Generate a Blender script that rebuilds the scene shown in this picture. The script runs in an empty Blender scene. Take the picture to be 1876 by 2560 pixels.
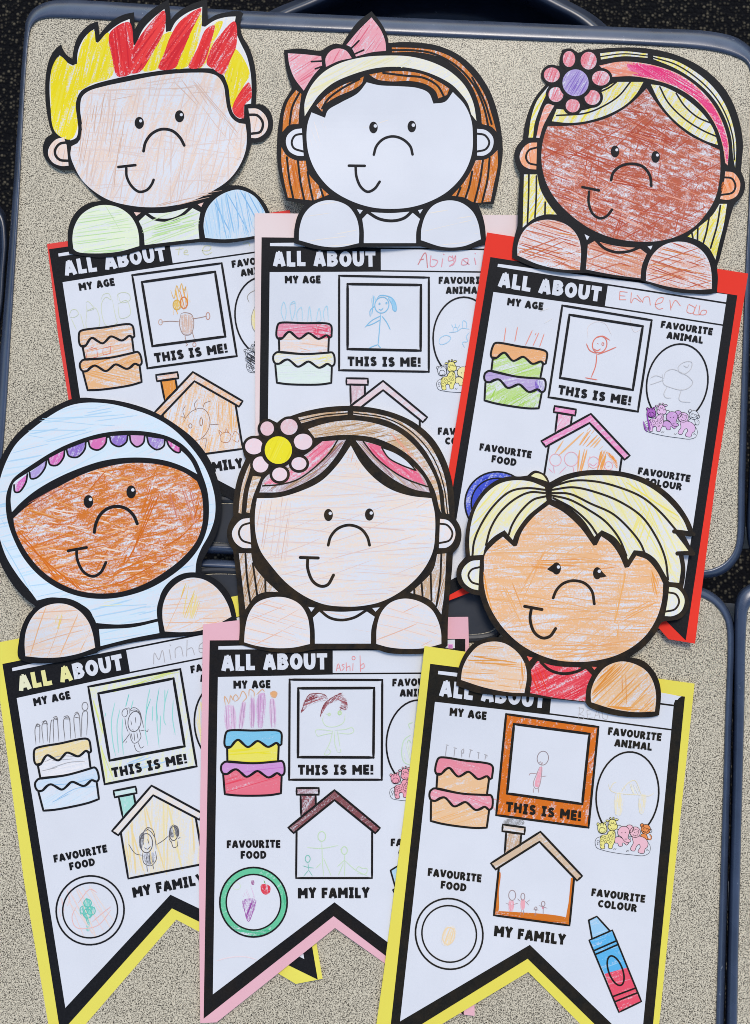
import bpy, math, random
import numpy as np
from mathutils.geometry import delaunay_2d_cdt
from mathutils import Vector
random.seed(7)
scene = bpy.context.scene

# ------------------------------------------------------------------ camera
PITCH = math.radians(4.0)
DIST = 0.60
FPX = 1906.0                      # focal length in photograph pixels (1876 x 2560)
cam_d = bpy.data.cameras.new("camera")
cam = bpy.data.objects.new("camera", cam_d)
scene.collection.objects.link(cam)
cam_d.sensor_fit = 'VERTICAL'
cam_d.sensor_height = 24.0
cam_d.lens = 24.0 * FPX / 2560.0
cam_d.clip_start = 0.01
cam_d.clip_end = 50
cam.location = (0, -DIST * math.sin(PITCH), DIST * math.cos(PITCH))
cam.rotation_euler = (PITCH, 0, 0)
scene.camera = cam

# ------------------------------------------------------------------ light
SUN_EL, SUN_AZ = 52.0, 12.0       # soft daylight from beyond the top edge of the desks
w = bpy.data.worlds.new("World")
scene.world = w
w.use_nodes = True
nt = w.node_tree
bg = nt.nodes["Background"]
sky = nt.nodes.new("ShaderNodeTexSky")
sky.sky_type = 'NISHITA'
sky.sun_disc = False
sky.sun_elevation = math.radians(SUN_EL)
sky.sun_rotation = math.radians(SUN_AZ)
nt.links.new(sky.outputs[0], bg.inputs[0])
bg.inputs[1].default_value = 0.105
sl = bpy.data.lights.new("sun", 'SUN')
sl.energy = 1.35
sl.angle = math.radians(24)
sl.color = (1.0, 0.93, 0.84)
sun = bpy.data.objects.new("sun", sl)
scene.collection.objects.link(sun)
a_ = math.radians(SUN_AZ); e_ = math.radians(SUN_EL)
sun_dir = Vector((math.sin(a_) * math.cos(e_), math.cos(a_) * math.cos(e_), math.sin(e_)))
sun.rotation_euler = sun_dir.to_track_quat('Z', 'Y').to_euler()
scene.cycles.filter_width = 0.95
scene.cycles.transparent_max_bounces = 16
scene.view_settings.view_transform = 'Standard'
scene.view_settings.look = 'None'
scene.view_settings.exposure = 0.60
scene.view_settings.gamma = 1.0
scene.view_settings.use_curve_mapping = False

# ------------------------------------------------------------------ geometry helpers
CP, SP = math.cos(PITCH), math.sin(PITCH)
CAM = np.array(cam.location)
def at(px, py, z):
    """point of the plane at height z that stands at pixel (px,py) of the photograph"""
    px = np.asarray(px, float); py = np.asarray(py, float); z = np.asarray(z, float)
    dx = (px - 938.0) / FPX
    dyc = -(py - 1280.0) / FPX
    dy = dyc * CP + SP
    dz = dyc * SP - CP
    t = (z - CAM[2]) / dz
    return np.stack([CAM[0] + dx * t, CAM[1] + dy * t, z + 0 * t], -1)

def PT(s):
    out = []
    for tok in s.split():
        c = tok.endswith('*')
        x, y = tok.rstrip('*').split(',')
        out.append((float(x), float(y), c))
    return out

def _seg(p0, p1, p2, p3, n):
    def tj(ti, a, b):
        return ti + max(math.hypot(b[0]-a[0], b[1]-a[1]), 1e-4) ** 0.5
    t0 = 0; t1 = tj(t0, p0, p1); t2 = tj(t1, p1, p2); t3 = tj(t2, p2, p3)
    r = []
    for k in range(n):
        t = t1 + (t2 - t1) * k / n
        o = []
        for c in (0, 1):
            a1 = (t1-t)/(t1-t0)*p0[c] + (t-t0)/(t1-t0)*p1[c]
            a2 = (t2-t)/(t2-t1)*p1[c] + (t-t1)/(t2-t1)*p2[c]
            a3 = (t3-t)/(t3-t2)*p2[c] + (t-t2)/(t3-t2)*p3[c]
            b1 = (t2-t)/(t2-t0)*a1 + (t-t0)/(t2-t0)*a2
            b2 = (t3-t)/(t3-t1)*a2 + (t-t1)/(t3-t1)*a3
            o.append((t2-t)/(t2-t1)*b1 + (t-t1)/(t2-t1)*b2)
        r.append(tuple(o))
    return r

def spline(pts, closed, step):
    """smooth curve through pts; a point flagged as a corner stays sharp"""
    n = len(pts)
    if n < 3:
        closed = False
    res = []
    m = n if closed else n - 1
    for i in range(m):
        p1 = pts[i]; p2 = pts[(i+1) % n]
        if p1[2] or (not closed and i == 0):
            p0 = (2*p1[0]-p2[0], 2*p1[1]-p2[1])
        else:
            p0 = pts[(i-1) % n]
        if p2[2] or (not closed and i == n-2):
            p3 = (2*p2[0]-p1[0], 2*p2[1]-p1[1])
        else:
            p3 = pts[(i+2) % n]
        L = math.hypot(p2[0]-p1[0], p2[1]-p1[1])
        res += _seg(p0, p1, p2, p3, max(1, int(math.ceil(L/step))))
    if not closed:
        res.append((pts[-1][0], pts[-1][1]))
    return res

def straight(pts, closed, step):
    return spline([(p[0], p[1], True) for p in pts], closed, step)

def inside(poly, X, Y):
    poly = np.asarray(poly)
    r = np.zeros(X.shape, bool)
    x1, y1 = poly[:, 0], poly[:, 1]
    x2, y2 = np.roll(x1, -1), np.roll(y1, -1)
    for a, b, c, d in zip(x1, y1, x2, y2):
        if b == d:
            continue
        cond = ((b > Y) != (d > Y)) & (X < (c - a) * (Y - b) / (d - b) + a)
        r ^= cond
    return r

# ------------------------------------------------------------------ how the sheets drape over each other
CELL = 16.0
GX0, GY0 = -240.0, -200.0
NX, NY = 148, 190
gx = GX0 + CELL*np.arange(NX); gy = GY0 + CELL*np.arange(NY)
GXX, GYY = np.meshgrid(gx, gy)
HF = np.full((NY, NX), .0019)      # metres above the desk top: the plastic rims stand a little proud
for _p in ((73,95, 121,60, 1760,125, 1868,170, 1846,1200, 1842,1349, 1790,1415, 1180,1394, 550,1362, 8,1326, 18,1000, 45,560),
           (-40,1440, 0,1395, 550,1422, 1180,1454, 1754,1495, 1816,1578, 1813,1800, 1790,2560, 1784,2850, -56,2850, -50,2000)):
    HF[inside(np.array(_p).reshape(-1, 2), GXX, GYY)] = 0.0

for _p in ((440,1240, 1290,1280, 1290,1400, 440,1370), (430,1420, 1285,1452, 1285,1602, 430,1572)):
    _m = inside(np.array(_p).reshape(-1, 2), GXX, GYY)
    HF[_m] = np.maximum(HF[_m], .0015)      # pencil trays

def _shift(a, dy, dx):
    p = np.pad(a, ((abs(dy), abs(dy)), (abs(dx), abs(dx))), mode='edge')
    return p[abs(dy)+dy: abs(dy)+dy+a.shape[0], abs(dx)+dx: abs(dx)+dx+a.shape[1]]
def boxmax(a, r):
    m = a
    for k in range(1, r+1):
        m = np.maximum(m, np.maximum(_shift(a, 0, k), _shift(a, 0, -k)))
    b = m
    for k in range(1, r+1):
        m = np.maximum(m, np.maximum(_shift(b, k, 0), _shift(b, -k, 0)))
    return m
def boxblur(a, r):
    s = sum(_shift(a, 0, k) for k in range(-r, r+1)) / (2*r+1)
    return sum(_shift(s, k, 0) for k in range(-r, r+1)) / (2*r+1)

class Surf:
    """the bent sheet: height as a function of photograph pixel"""
    def __init__(self, poly, thick, lifts=()):
        global HF
        m = inside(poly, GXX, GYY)
        m = boxmax(m.astype(float), 1) > 0
        sup = np.where(m, HF, 0)
        z = boxblur(boxblur(boxblur(boxmax(sup, 8), 3), 3), 2)
        for lx, ly, amp, sg in lifts:
            z = z + amp*1e-3*np.exp(-((GXX-lx)**2 + (GYY-ly)**2)/(2*sg*sg))
        self.z = z + 0.00025
        HF = np.where(m, np.maximum(HF, self.z + thick), HF)
    def __call__(self, px, py):
        fx = np.clip((np.asarray(px, float)-GX0)/CELL, 0, NX-1.001)
        fy = np.clip((np.asarray(py, float)-GY0)/CELL, 0, NY-1.001)
        i = fx.astype(int); j = fy.astype(int); u = fx-i; v = fy-j
        # smooth (quadratic-free) blend of the four nodes
        z = self.z
        return (z[j, i]*(1-u)*(1-v) + z[j, i+1]*u*(1-v) + z[j+1, i]*(1-u)*v + z[j+1, i+1]*u*v)

# ------------------------------------------------------------------ materials
def lin(h):
    h = h.lstrip('#')
    r = [int(h[i:i+2], 16)/255 for i in (0, 2, 4)]
    return [c/12.92 if c <= .04045 else ((c+.055)/1.055)**2.4 for c in r]
ILL = (0.82, 0.88, 1.03)          # tint of the daylight in the photograph
def alb(h):
    r = [c/i for c, i in zip(lin(h), ILL)]
    k = min(1, .93/max(r))
    return tuple(c*k for c in r) + (1,)
MATS = {}
def newmat(key):
    m = bpy.data.materials.new(key)
    m.use_nodes = True
    return m, m.node_tree, m.node_tree.nodes["Principled BSDF"]
def node(t, typ, **kw):
    n = t.nodes.new(typ)
    for k, v in kw.items():
        setattr(n, k, v)
    return n
def noise(t, vec, scale, detail=2.0, rough=.5):
    n = t.nodes.new("ShaderNodeTexNoise")
    n.inputs["Scale"].default_value = scale
    n.inputs["Detail"].default_value = detail
    n.inputs["Roughness"].default_value = rough
    t.links.new(vec, n.inputs["Vector"])
    return n.outputs["Fac"]
def mth(t, op, a, b=None, c=None):
    n = t.nodes.new("ShaderNodeMath"); n.operation = op
    for i, x in enumerate((a, b, c)):
        if x is None:
            continue
        if isinstance(x, (int, float)):
            n.inputs[i].default_value = x
        else:
            t.links.new(x, n.inputs[i])
    return n.outputs[0]
def ramp(t, fac, p0, c0, p1, c1):
    n = t.nodes.new("ShaderNodeValToRGB")
    e = n.color_ramp.elements
    e[0].position = p0; e[0].color = c0
    e[1].position = p1; e[1].color = c1
    t.links.new(fac, n.inputs[0])
    return n.outputs[0]
def mixc(t, fac, a, b):
    n = t.nodes.new("ShaderNodeMix"); n.data_type = 'RGBA'
    if isinstance(fac, (int, float)):
        n.inputs[0].default_value = fac
    else:
        t.links.new(fac, n.inputs[0])
    for s, x in ((6, a), (7, b)):
        if isinstance(x, tuple):
            n.inputs[s].default_value = x
        else:
            t.links.new(x, n.inputs[s])
    return n.outputs[2]
def bump(t, b, h, strength, dist):
    n = t.nodes.new("ShaderNodeBump")
    n.inputs["Strength"].default_value = strength
    n.inputs["Distance"].default_value = dist
    t.links.new(h, n.inputs["Height"])
    t.links.new(n.outputs[0], b.inputs["Normal"])
def objvec(t):
    return t.nodes.new("ShaderNodeTexCoord").outputs["Object"]

PAPER = (.80, .80, .80, 1)
def paper(col=PAPER, key='white_paper', rough=.75):
    if key in MATS: return MATS[key]
    m, t, b = newmat(key)
    v = objvec(t)
    n1 = noise(t, v, 2500, 3); n2 = noise(t, v, 25, 2)
    k = mth(t, 'ADD', mth(t, 'MULTIPLY', n1, .05), mth(t, 'MULTIPLY', n2, .05))
    dark = tuple(c*.93 for c in col[:3]) + (1,)
    light = tuple(min(.9, c*1.03) for c in col[:3]) + (1,)
    t.links.new(ramp(t, k, .03, dark, .07, light), b.inputs["Base Color"])
    b.inputs["Roughness"].default_value = rough
    b.inputs["Specular IOR Level"].default_value = .25
    bump(t, b, n1, .15, .0002)
    MATS[key] = m
    return m
def card(h, key):
    return paper(alb(h), key, .8)
def flat(h, key=None, rough=.7):
    key = key or 'pencil_' + h.lstrip('#')
    if key in MATS: return MATS[key]
    m, t, b = newmat(key)
    b.inputs["Base Color"].default_value = alb(h)
    b.inputs["Roughness"].default_value = rough
    b.inputs["Specular IOR Level"].default_value = .25
    MATS[key] = m
    return m
def ink(key='black_ink', smudge=0.0, c='#1b1c20'):
    if key in MATS: return MATS[key]
    m, t, b = newmat(key)
    v = objvec(t)
    n1 = noise(t, v, 900, 2); n2 = noise(t, v, 110, 5, .65)
    a = alb(c); a = tuple(x*.75 for x in a[:3]) + (1,); d = tuple(x*1.5 for x in a[:3]) + (1,)
    base = ramp(t, n1, .35, a, .65, d)
    if smudge > 0:
        f = mth(t, 'MULTIPLY', ramp(t, n2, .38, (0, 0, 0, 1), .75, (1, 1, 1, 1)), smudge)
        base = mixc(t, f, base, alb('#443622'))
    t.links.new(base, b.inputs["Base Color"])
    b.inputs["Roughness"].default_value = .6
    b.inputs["Specular IOR Level"].default_value = .12
    MATS[key] = m
    return m
def crayon(h, cover=.7, ang=0.0, waxy=False):
    """pencil or wax strokes over white paper: streaks along ang, broken by paper grain"""
    key = '%s_%s_%d_%d' % ('wax' if waxy else 'crayon', h.lstrip('#'), round(cover*100), round(ang))
    if key in MATS: return MATS[key]
    m, t, b = newmat(key)
    v = objvec(t)
    mp = t.nodes.new("ShaderNodeMapping"); mp.vector_type = 'POINT'
    mp.inputs["Rotation"].default_value = (0, 0, math.radians(-ang))
    t.links.new(v, mp.inputs["Vector"])
    sc = t.nodes.new("ShaderNodeVectorMath"); sc.operation = 'MULTIPLY'
    t.links.new(mp.outputs[0], sc.inputs[0])
    sc.inputs[1].default_value = (.30, 1, 1) if waxy else (.07, 1, 1)
    A = noise(t, sc.outputs[0], 330 if waxy else 420, 3, .65)
    B = noise(t, v, 850, 2, .6)
    Cn = noise(t, v, 45, 2, .5)
    val = mth(t, 'ADD', mth(t, 'MULTIPLY', A, .48), mth(t, 'MULTIPLY', B, .34))
    val = mth(t, 'ADD', val, mth(t, 'MULTIPLY', Cn, .18))
    thr = .5 + (.5 - cover)*.36
    f = ramp(t, val, max(0, thr-.065), (0, 0, 0, 1), min(1, thr+.065), (1, 1, 1, 1))
    t.links.new(mixc(t, f, PAPER, alb(h)), b.inputs["Base Color"])
    b.inputs["Roughness"].default_value = .65
    b.inputs["Specular IOR Level"].default_value = .3
    MATS[key] = m
    return m
def blend(h, k):
    """hex colour lightened towards paper white (a lighter pressure of the same pencil)"""
    h = h.lstrip('#')
    wv = (226, 228, 244)
    return '#%02x%02x%02x' % tuple(int(int(h[i:i+2], 16)*(1-k) + wv[j]*k) for j, i in enumerate((0, 2, 4)))

# ------------------------------------------------------------------ mesh parts
UNIT = 0.000036                    # one layer of ink or wax above the paper
class Part:
    def __init__(self, name, surf, f, base=0.0):
        self.name = name; self.surf = surf; self.f = f; self.base = base
        self.v = []; self.nv = 0; self.fc = []; self.mi = []; self.mats = []; self.tick = 0; self.bold = 1.0
    def mat(self, m):
        if m not in self.mats: self.mats.append(m)
        return self.mats.index(m)
    def addv(self, px, py, off):
        z = self.surf(px, py) + self.base + off
        p = at(px, py, z)
        i0 = self.nv
        self.v.append(p); self.nv += len(p)
        return i0
    def src(self, pts):
        return [(*self.f(p[0], p[1]), p[2] if len(p) > 2 else False) for p in pts]
    def poly(self, pts, smooth=True, step=6):
        if isinstance(pts, str): pts = PT(pts)
        s = self.src(pts)
        return spline(s, True, step) if smooth else straight(s, True, step)
    def fill(self, pts, m, L=1.0, smooth=True, wall=0.0, wallmat=None, raw=False, g=CELL):
        pl = pts if raw else self.poly(pts, smooth)
        P = np.asarray(pl, float)
        self.tick += 1
        off = L*UNIT + self.tick*4e-7
        x0, y0 = P.min(0); x1, y1 = P.max(0)
        X, Y = np.meshgrid(np.arange(math.floor(x0/g)*g, x1, g), np.arange(math.floor(y0/g)*g, y1, g))
        X = X.ravel(); Y = Y.ravel()
        if len(X):
            k = inside(P, X, Y); X = X[k]; Y = Y[k]
        if len(X):
            d = ((X[:, None]-P[None, :, 0])**2 + (Y[:, None]-P[None, :, 1])**2).min(1)
            k = d > 9; X = X[k]; Y = Y[k]
        n = len(P)
        vs = [Vector((float(a), float(b))) for a, b in P] + [Vector((float(a), float(b))) for a, b in zip(X, Y)]
        ed = [(i, (i+1) % n) for i in range(n)]
        r = delaunay_2d_cdt(vs, ed, [], 1, 1e-5)
        ov = np.array([(q.x, q.y) for q in r[0]])
        i0 = self.addv(ov[:, 0], ov[:, 1], off)
        k = self.mat(m)
        for t in r[2]:
            a, b, c = t
            s = (ov[b][0]-ov[a][0])*(ov[c][1]-ov[a][1]) - (ov[b][1]-ov[a][1])*(ov[c][0]-ov[a][0])
            self.fc.append((i0+a, i0+c, i0+b) if s > 0 else (i0+a, i0+b, i0+c))
            self.mi.append(k)
        if wall:
            kw = self.mat(wallmat or m)
            j0 = self.addv(ov[:, 0], ov[:, 1], off-wall)
            for t in r[2]:
                a, b, c = t
                s = (ov[b][0]-ov[a][0])*(ov[c][1]-ov[a][1]) - (ov[b][1]-ov[a][1])*(ov[c][0]-ov[a][0])
                self.fc.append((j0+a, j0+b, j0+c) if s > 0 else (j0+a, j0+c, j0+b)); self.mi.append(kw)
            ta = self.addv(P[:, 0], P[:, 1], off); tb = self.addv(P[:, 0], P[:, 1], off-wall)
            ccw = (P[:, 0]*np.roll(P[:, 1], -1) - np.roll(P[:, 0], -1)*P[:, 1]).sum() > 0
            for i in range(n):
                j = (i+1) % n
                q = (ta+i, ta+j, tb+j, tb+i)
                self.fc.append(q if ccw else q[::-1]); self.mi.append(kw)
        return pl
    def ribbon(self, P, wd, m, off, caps=True, taper=False):
        P = np.asarray(P, float)
        d = np.diff(P, axis=0)
        keep = np.r_[True, (np.hypot(d[:, 0], d[:, 1]) > 1e-3)]
        P = P[keep]
        if len(P) < 2: return
        closed = np.hypot(*(P[0]-P[-1])) < .5 and len(P) > 3
        t = np.gradient(P, axis=0)
        if closed:
            t[0] = t[-1] = P[1]-P[-2]
        L = np.hypot(t[:, 0], t[:, 1]); L[L == 0] = 1
        t = t / L[:, None]
        nrm = np.stack([-t[:, 1], t[:, 0]], 1)
        hw = np.full(len(P), wd/2.0)
        if taper:
            u = np.linspace(0, 1, len(P))
            hw *= .35 + .65*np.clip(np.minimum(u, 1-u)*8, 0, 1)
        A = P + nrm*hw[:, None]; B = P - nrm*hw[:, None]
        k = self.mat(m); n = len(P)
        a0 = self.addv(A[:, 0], A[:, 1], off); b0 = self.addv(B[:, 0], B[:, 1], off)
        for i in range(n-1):
            self.fc.append((a0+i, a0+i+1, b0+i+1, b0+i)); self.mi.append(k)
        if caps and not closed and wd > 2.5:
            for e, s in ((0, -1), (n-1, 1)):
                th0 = math.atan2(nrm[e][1], nrm[e][0])
                pts = [(P[e][0] + hw[e]*math.cos(th0 - s*math.pi*q/6), P[e][1] + hw[e]*math.sin(th0 - s*math.pi*q/6)) for q in range(7)]
                c0 = self.addv([q[0] for q in pts], [q[1] for q in pts], off)
                idx = tuple(range(c0, c0+7))
                self.fc.append(idx if s > 0 else idx[::-1]); self.mi.append(k)
    def stroke(self, pts, wd, m, L=4.0, closed=False, smooth=True, caps=True, raw=False, taper=False):
        """wd in the local drawing units"""
        if raw:
            P = pts; w_ = wd
        else:
            if isinstance(pts, str): pts = PT(pts)
            s = self.src(pts)
            e = self.f(pts[0][0]+10, pts[0][1]); o = self.f(pts[0][0], pts[0][1])
            w_ = wd*math.hypot(e[0]-o[0], e[1]-o[1])/10
            P = spline(s, closed, 5) if smooth else straight(s, closed, 12)
            if closed: P = list(P) + [P[0]]
        if m.name.endswith('ink'): w_ *= self.bold
        self.tick += 1
        self.ribbon(P, w_, m, L*UNIT + self.tick*4e-7, caps, taper)
    def lines(self, s, wd, m, L=4.0, smooth=True):
        for q in s.split('|'):
            self.stroke(q.strip(), wd, m, L, smooth=smooth)
    def ell(self, cx, cy, rx, ry, m, L=1.0, rot=0, n=28):
        c, s_ = math.cos(math.radians(rot)), math.sin(math.radians(rot))
        pts = []
        for k in range(n):
            a = 2*math.pi*k/n
            x, y = rx*math.cos(a), ry*math.sin(a)
            pts.append((cx+x*c-y*s_, cy+x*s_+y*c, True))
        return self.fill(pts, m, L, smooth=False)
    def ring(self, cx, cy, rx, ry, wd, m, L=4.0, rot=0, a0=0, a1=360):
        c, s_ = math.cos(math.radians(rot)), math.sin(math.radians(rot))
        pts = []
        n = max(10, int(44*(a1-a0)/360))
        for k in range(n+1):
            a = math.radians(a0 + (a1-a0)*k/n)
            x, y = rx*math.cos(a), ry*math.sin(a)
            pts.append((cx+x*c-y*s_, cy+x*s_+y*c, True))
        self.stroke(pts, wd, m, L, smooth=False)
    def hatch(self, pl, cols, ang, gap=5.0, wd=2.0, L=1.3, frac=.7, jit=.5, wob=2.0, raw=True, maxlen=1e9, angj=4):
        """hand-drawn strokes clipped to the outline pl (photograph pixels)"""
        if not raw: pl = self.poly(pl)
        P = np.asarray(pl, float)
        ms = [flat(c) for c in cols]
        a = math.radians(ang); ca, sa = math.cos(a), math.sin(a)
        cen = P.mean(0)
        Q = P - cen
        U = np.stack([Q[:, 0]*ca + Q[:, 1]*sa, -Q[:, 0]*sa + Q[:, 1]*ca], 1)
        y = U[:, 1].min() + gap*random.random()
        ymax = U[:, 1].max()
        slope = math.tan(math.radians(angj))
        k = 0
        while y < ymax:
            sl_ = random.uniform(-slope, slope)
            V = U[:, 1] - sl_*U[:, 0]
            xs = []
            n = len(U)
            for i in range(n):
                j = (i+1) % n
                if (V[i] > y) != (V[j] > y):
                    tt = (y-V[i])/(V[j]-V[i])
                    xs.append(U[i, 0] + tt*(U[j, 0]-U[i, 0]))
            xs.sort()
            for p, q in zip(xs[::2], xs[1::2]):
                p += 2; q -= 2
                if q-p < 4: continue
                while p < q:
                    ln = min(q-p, maxlen*random.uniform(.6, 1.2), (q-p)*random.uniform(.5, 1.3))
                    if random.random() < frac and ln > 4:
                        m_ = max(2, int(ln/14)+1)
                        ph = random.uniform(0, 6.28); wv = random.uniform(.01, .03)
                        uu = np.linspace(p, p+ln, m_)
                        vv = y + sl_*uu + wob*np.sin(uu*wv+ph) - wob*math.sin(ph)*.5
                        xy = np.stack([cen[0] + uu*ca - vv*sa, cen[1] + uu*sa + vv*ca], 1)
                        if wob > 1.2 or maxlen < 1e8:
                            ok = inside(P, xy[:, 0], xy[:, 1])
                            xy = xy[ok]
                        if len(xy) > 1:
                            k += 1
                            self.ribbon(xy, wd*random.uniform(.6, 1.35), random.choice(ms), L*UNIT + self.tick*4e-7 + (k % 60)*1.5e-7, False, True)
                    p += ln + random.uniform(0, 6)
            y += gap*random.uniform(1-jit, 1+jit)
        self.tick += 1
    def build(self, parent=None, root=None):
        if not self.nv: return None
        V = np.concatenate(self.v)
        if root is not None: V = V - np.array(root.location)
        me = bpy.data.meshes.new(self.name)
        me.from_pydata(V.tolist(), [], self.fc)
        for m in self.mats: me.materials.append(m)
        me.polygons.foreach_set("material_index", self.mi)
        me.update()
        o = bpy.data.objects.new(self.name, me)
        scene.collection.objects.link(o)
        if parent is not None: o.parent = parent
        return o

def empty(name, loc, label, cat, group=None):
    o = bpy.data.objects.new(name, None)
    o.location = loc
    o.empty_display_size = .02
    scene.collection.objects.link(o)
    o['label'] = label; o['category'] = cat
    if group: o['group'] = group
    return o

# ------------------------------------------------------------------ lettering: strokes of a chunky hand-drawn alphabet
G = {
 'A': (.80, ["s.12,0 .35,.92", "s.45,.92 .68,0", "s.33,.87 .47,.87", "s.24,.29 .56,.29"]),
 'B': (.72, ["s.14,0 .14,1", ".14,.87 .40,.87 .53,.71 .40,.55 .14,.54", ".14,.52 .43,.50 .58,.32 .43,.14 .14,.13"]),
 'C': (.68, [".60,.76 .45,.87 .26,.80 .14,.5 .26,.2 .45,.13 .60,.24"]),
 'D': (.74, ["s.14,0 .14,1", ".14,.87 .38,.87 .58,.68 .58,.34 .38,.13 .14,.13"]),
 'E': (.60, ["s.14,0 .14,1", "s.14,.88 .57,.88", "s.14,.5 .52,.5", "s.14,.12 .57,.12"]),
 'F': (.58, ["s.14,0 .14,1", "s.14,.88 .56,.88", "s.14,.48 .50,.48"]),
 'G': (.74, [".62,.76 .45,.87 .26,.80 .14,.5 .26,.2 .45,.13 .62,.2", "s.61,.12 .61,.48", "s.66,.45 .42,.45"]),
 'H': (.75, ["s.14,0 .14,1", "s.61,0 .61,1", "s.14,.5 .61,.5"]),
 'I': (.50, ["s.25,0 .25,1", "s.03,.89 .47,.89", "s.03,.11 .47,.11"]),
 'L': (.58, ["s.14,0 .14,1", "s.14,.12 .56,.12"]),
 'M': (.92, ["s.14,0 .14,1", "s.78,0 .78,1", "s.16,.92 .46,.34", "s.46,.34 .76,.92"]),
 'N': (.78, ["s.14,0 .14,1", "s.64,0 .64,1", "s.15,.93 .63,.07"]),
 'O': (.78, ["o.39,.5 .26,.375"]),
 'R': (.72, ["s.14,0 .14,1", ".14,.87 .40,.87 .54,.69 .40,.49 .14,.47", "s.34,.47 .60,0"]),
 'S': (.64, [".53,.79 .34,.88 .15,.76 .18,.60 .34,.51 .49,.40 .50,.22 .32,.12 .10,.2"]),
 'T': (.66, ["s0,.88 .66,.88", "s.33,.88 .33,0"]),
 'U': (.74, [".14,1* .14,.42 .21,.19 .37,.13 .53,.19 .60,.42 .60,1*"]),
 'V': (.76, ["s.10,1 .35,.06", "s.41,.06 .66,1"]),
 'Y': (.72, ["s.10,1 .36,.46", "s.62,1 .36,.46", "s.36,.52 .36,0"]),
 '!': (.28, ["s.14,1 .14,.34", "s.14,.0 .14,.2"]),
}
def lettering(part, text, x0, y0, x1, y1, h, m, L=4.0, wt=.26, tints=None):
    """text along the baseline (x0,y0)-(x1,y1), capital height h, in the part's drawing units"""
    ws = [(.34 if c == ' ' else G[c][0]) for c in text]
    sp = .085
    tot = sum(ws) + sp*(len(text)-1)
    ln = math.hypot(x1-x0, y1-y0)
    ux, uy = (x1-x0)/ln, (y1-y0)/ln
    kx = ln/tot
    cur = 0.0
    m_ = m
    for n_, (c, wv) in enumerate(zip(text, ws)):
        m = (tints or {}).get(n_, m_)
        if c != ' ':
            jy = random.uniform(-.02, .02)
            for s in G[c][1]:
                if s[0] == 'o':
                    a, b = s[1:].split()
                    cx, cy = map(float, a.split(',')); rx, ry = map(float, b.split(','))
                    q = [(cx+rx*math.cos(t*math.pi/9), cy+ry*math.sin(t*math.pi/9), False) for t in range(18)]
                    closed, sm = True, True
                else:
                    sm = s[0] != 's'; closed = False
                    q = PT(s[1:] if s[0] == 's' else s)
                pts = []
                for gx_, gy_, cc in q:
                    X = (cur+gx_)*kx; Y = (gy_+jy)*h
                    pts.append((x0+ux*X+uy*Y, y0+uy*X-ux*Y, cc))
                part.stroke(pts, wt*h*random.uniform(.95, 1.05), m, L, closed=closed, smooth=sm, caps=False)
        cur += wv + sp

def affine(pairs):
    """least-squares affine map from pairs of ((x,y),(X,Y))"""
    A = np.array([[p[0][0], p[0][1], 1] for p in pairs]); B = np.array([p[1] for p in pairs])
    M, *_ = np.linalg.lstsq(A, B, rcond=None)
    return M
def apply(M):
    return lambda x, y: (M[0, 0]*x + M[1, 0]*y + M[2, 0], M[0, 1]*x + M[1, 1]*y + M[2, 1])
def inv(M):
    A = np.array([[M[0, 0], M[0, 1], 0], [M[1, 0], M[1, 1], 0], [M[2, 0], M[2, 1], 1]])
    return np.linalg.inv(A)[:, :2]
def crop(x0, y0, s):
    return lambda x, y: (x0 + x/s, y0 + y/s)

# ------------------------------------------------------------------ setting: carpet, desks, chairs
FLOOR_Z = -0.72
def carpet_material():
    m, t, b = newmat("woven_carpet")
    v = objvec(t)
    vo = t.nodes.new("ShaderNodeTexVoronoi"); vo.inputs["Scale"].default_value = 150; vo.inputs["Randomness"].default_value = .75
    t.links.new(v, vo.inputs["Vector"])
    n1 = noise(t, v, 60, 3, .7); n2 = noise(t, v, 420, 2)
    sep = t.nodes.new("ShaderNodeSeparateColor"); t.links.new(vo.outputs["Color"], sep.inputs[0])
    tuft = mth(t, 'SUBTRACT', .55, vo.outputs["Distance"])
    k = mth(t, 'MULTIPLY', tuft, mth(t, 'ADD', mth(t, 'POWER', sep.outputs[0], 1.4), mth(t, 'MULTIPLY', n1, .35)))
    k = mth(t, 'ADD', k, mth(t, 'MULTIPLY', n2, .06))
    t.links.new(ramp(t, k, .06, (.004, .004, .005, 1), .55, (.14, .12, .08, 1)), b.inputs["Base Color"])
    b.inputs["Roughness"].default_value = .95
    b.inputs["Specular IOR Level"].default_value = .1
    bump(t, b, tuft, .8, .004)
    return m
fl = bpy.data.meshes.new("floor")
fl.from_pydata([(-4, -4, FLOOR_Z), (4, -4, FLOOR_Z), (4, 4, FLOOR_Z), (-4, 4, FLOOR_Z)], [], [(0, 1, 2, 3)])
fl.materials.append(carpet_material())
flo = bpy.data.objects.new("floor", fl); scene.collection.objects.link(flo)
flo['kind'] = 'structure'; flo['label'] = 'dark woven carpet far below the desks'; flo['category'] = 'floor'

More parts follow.
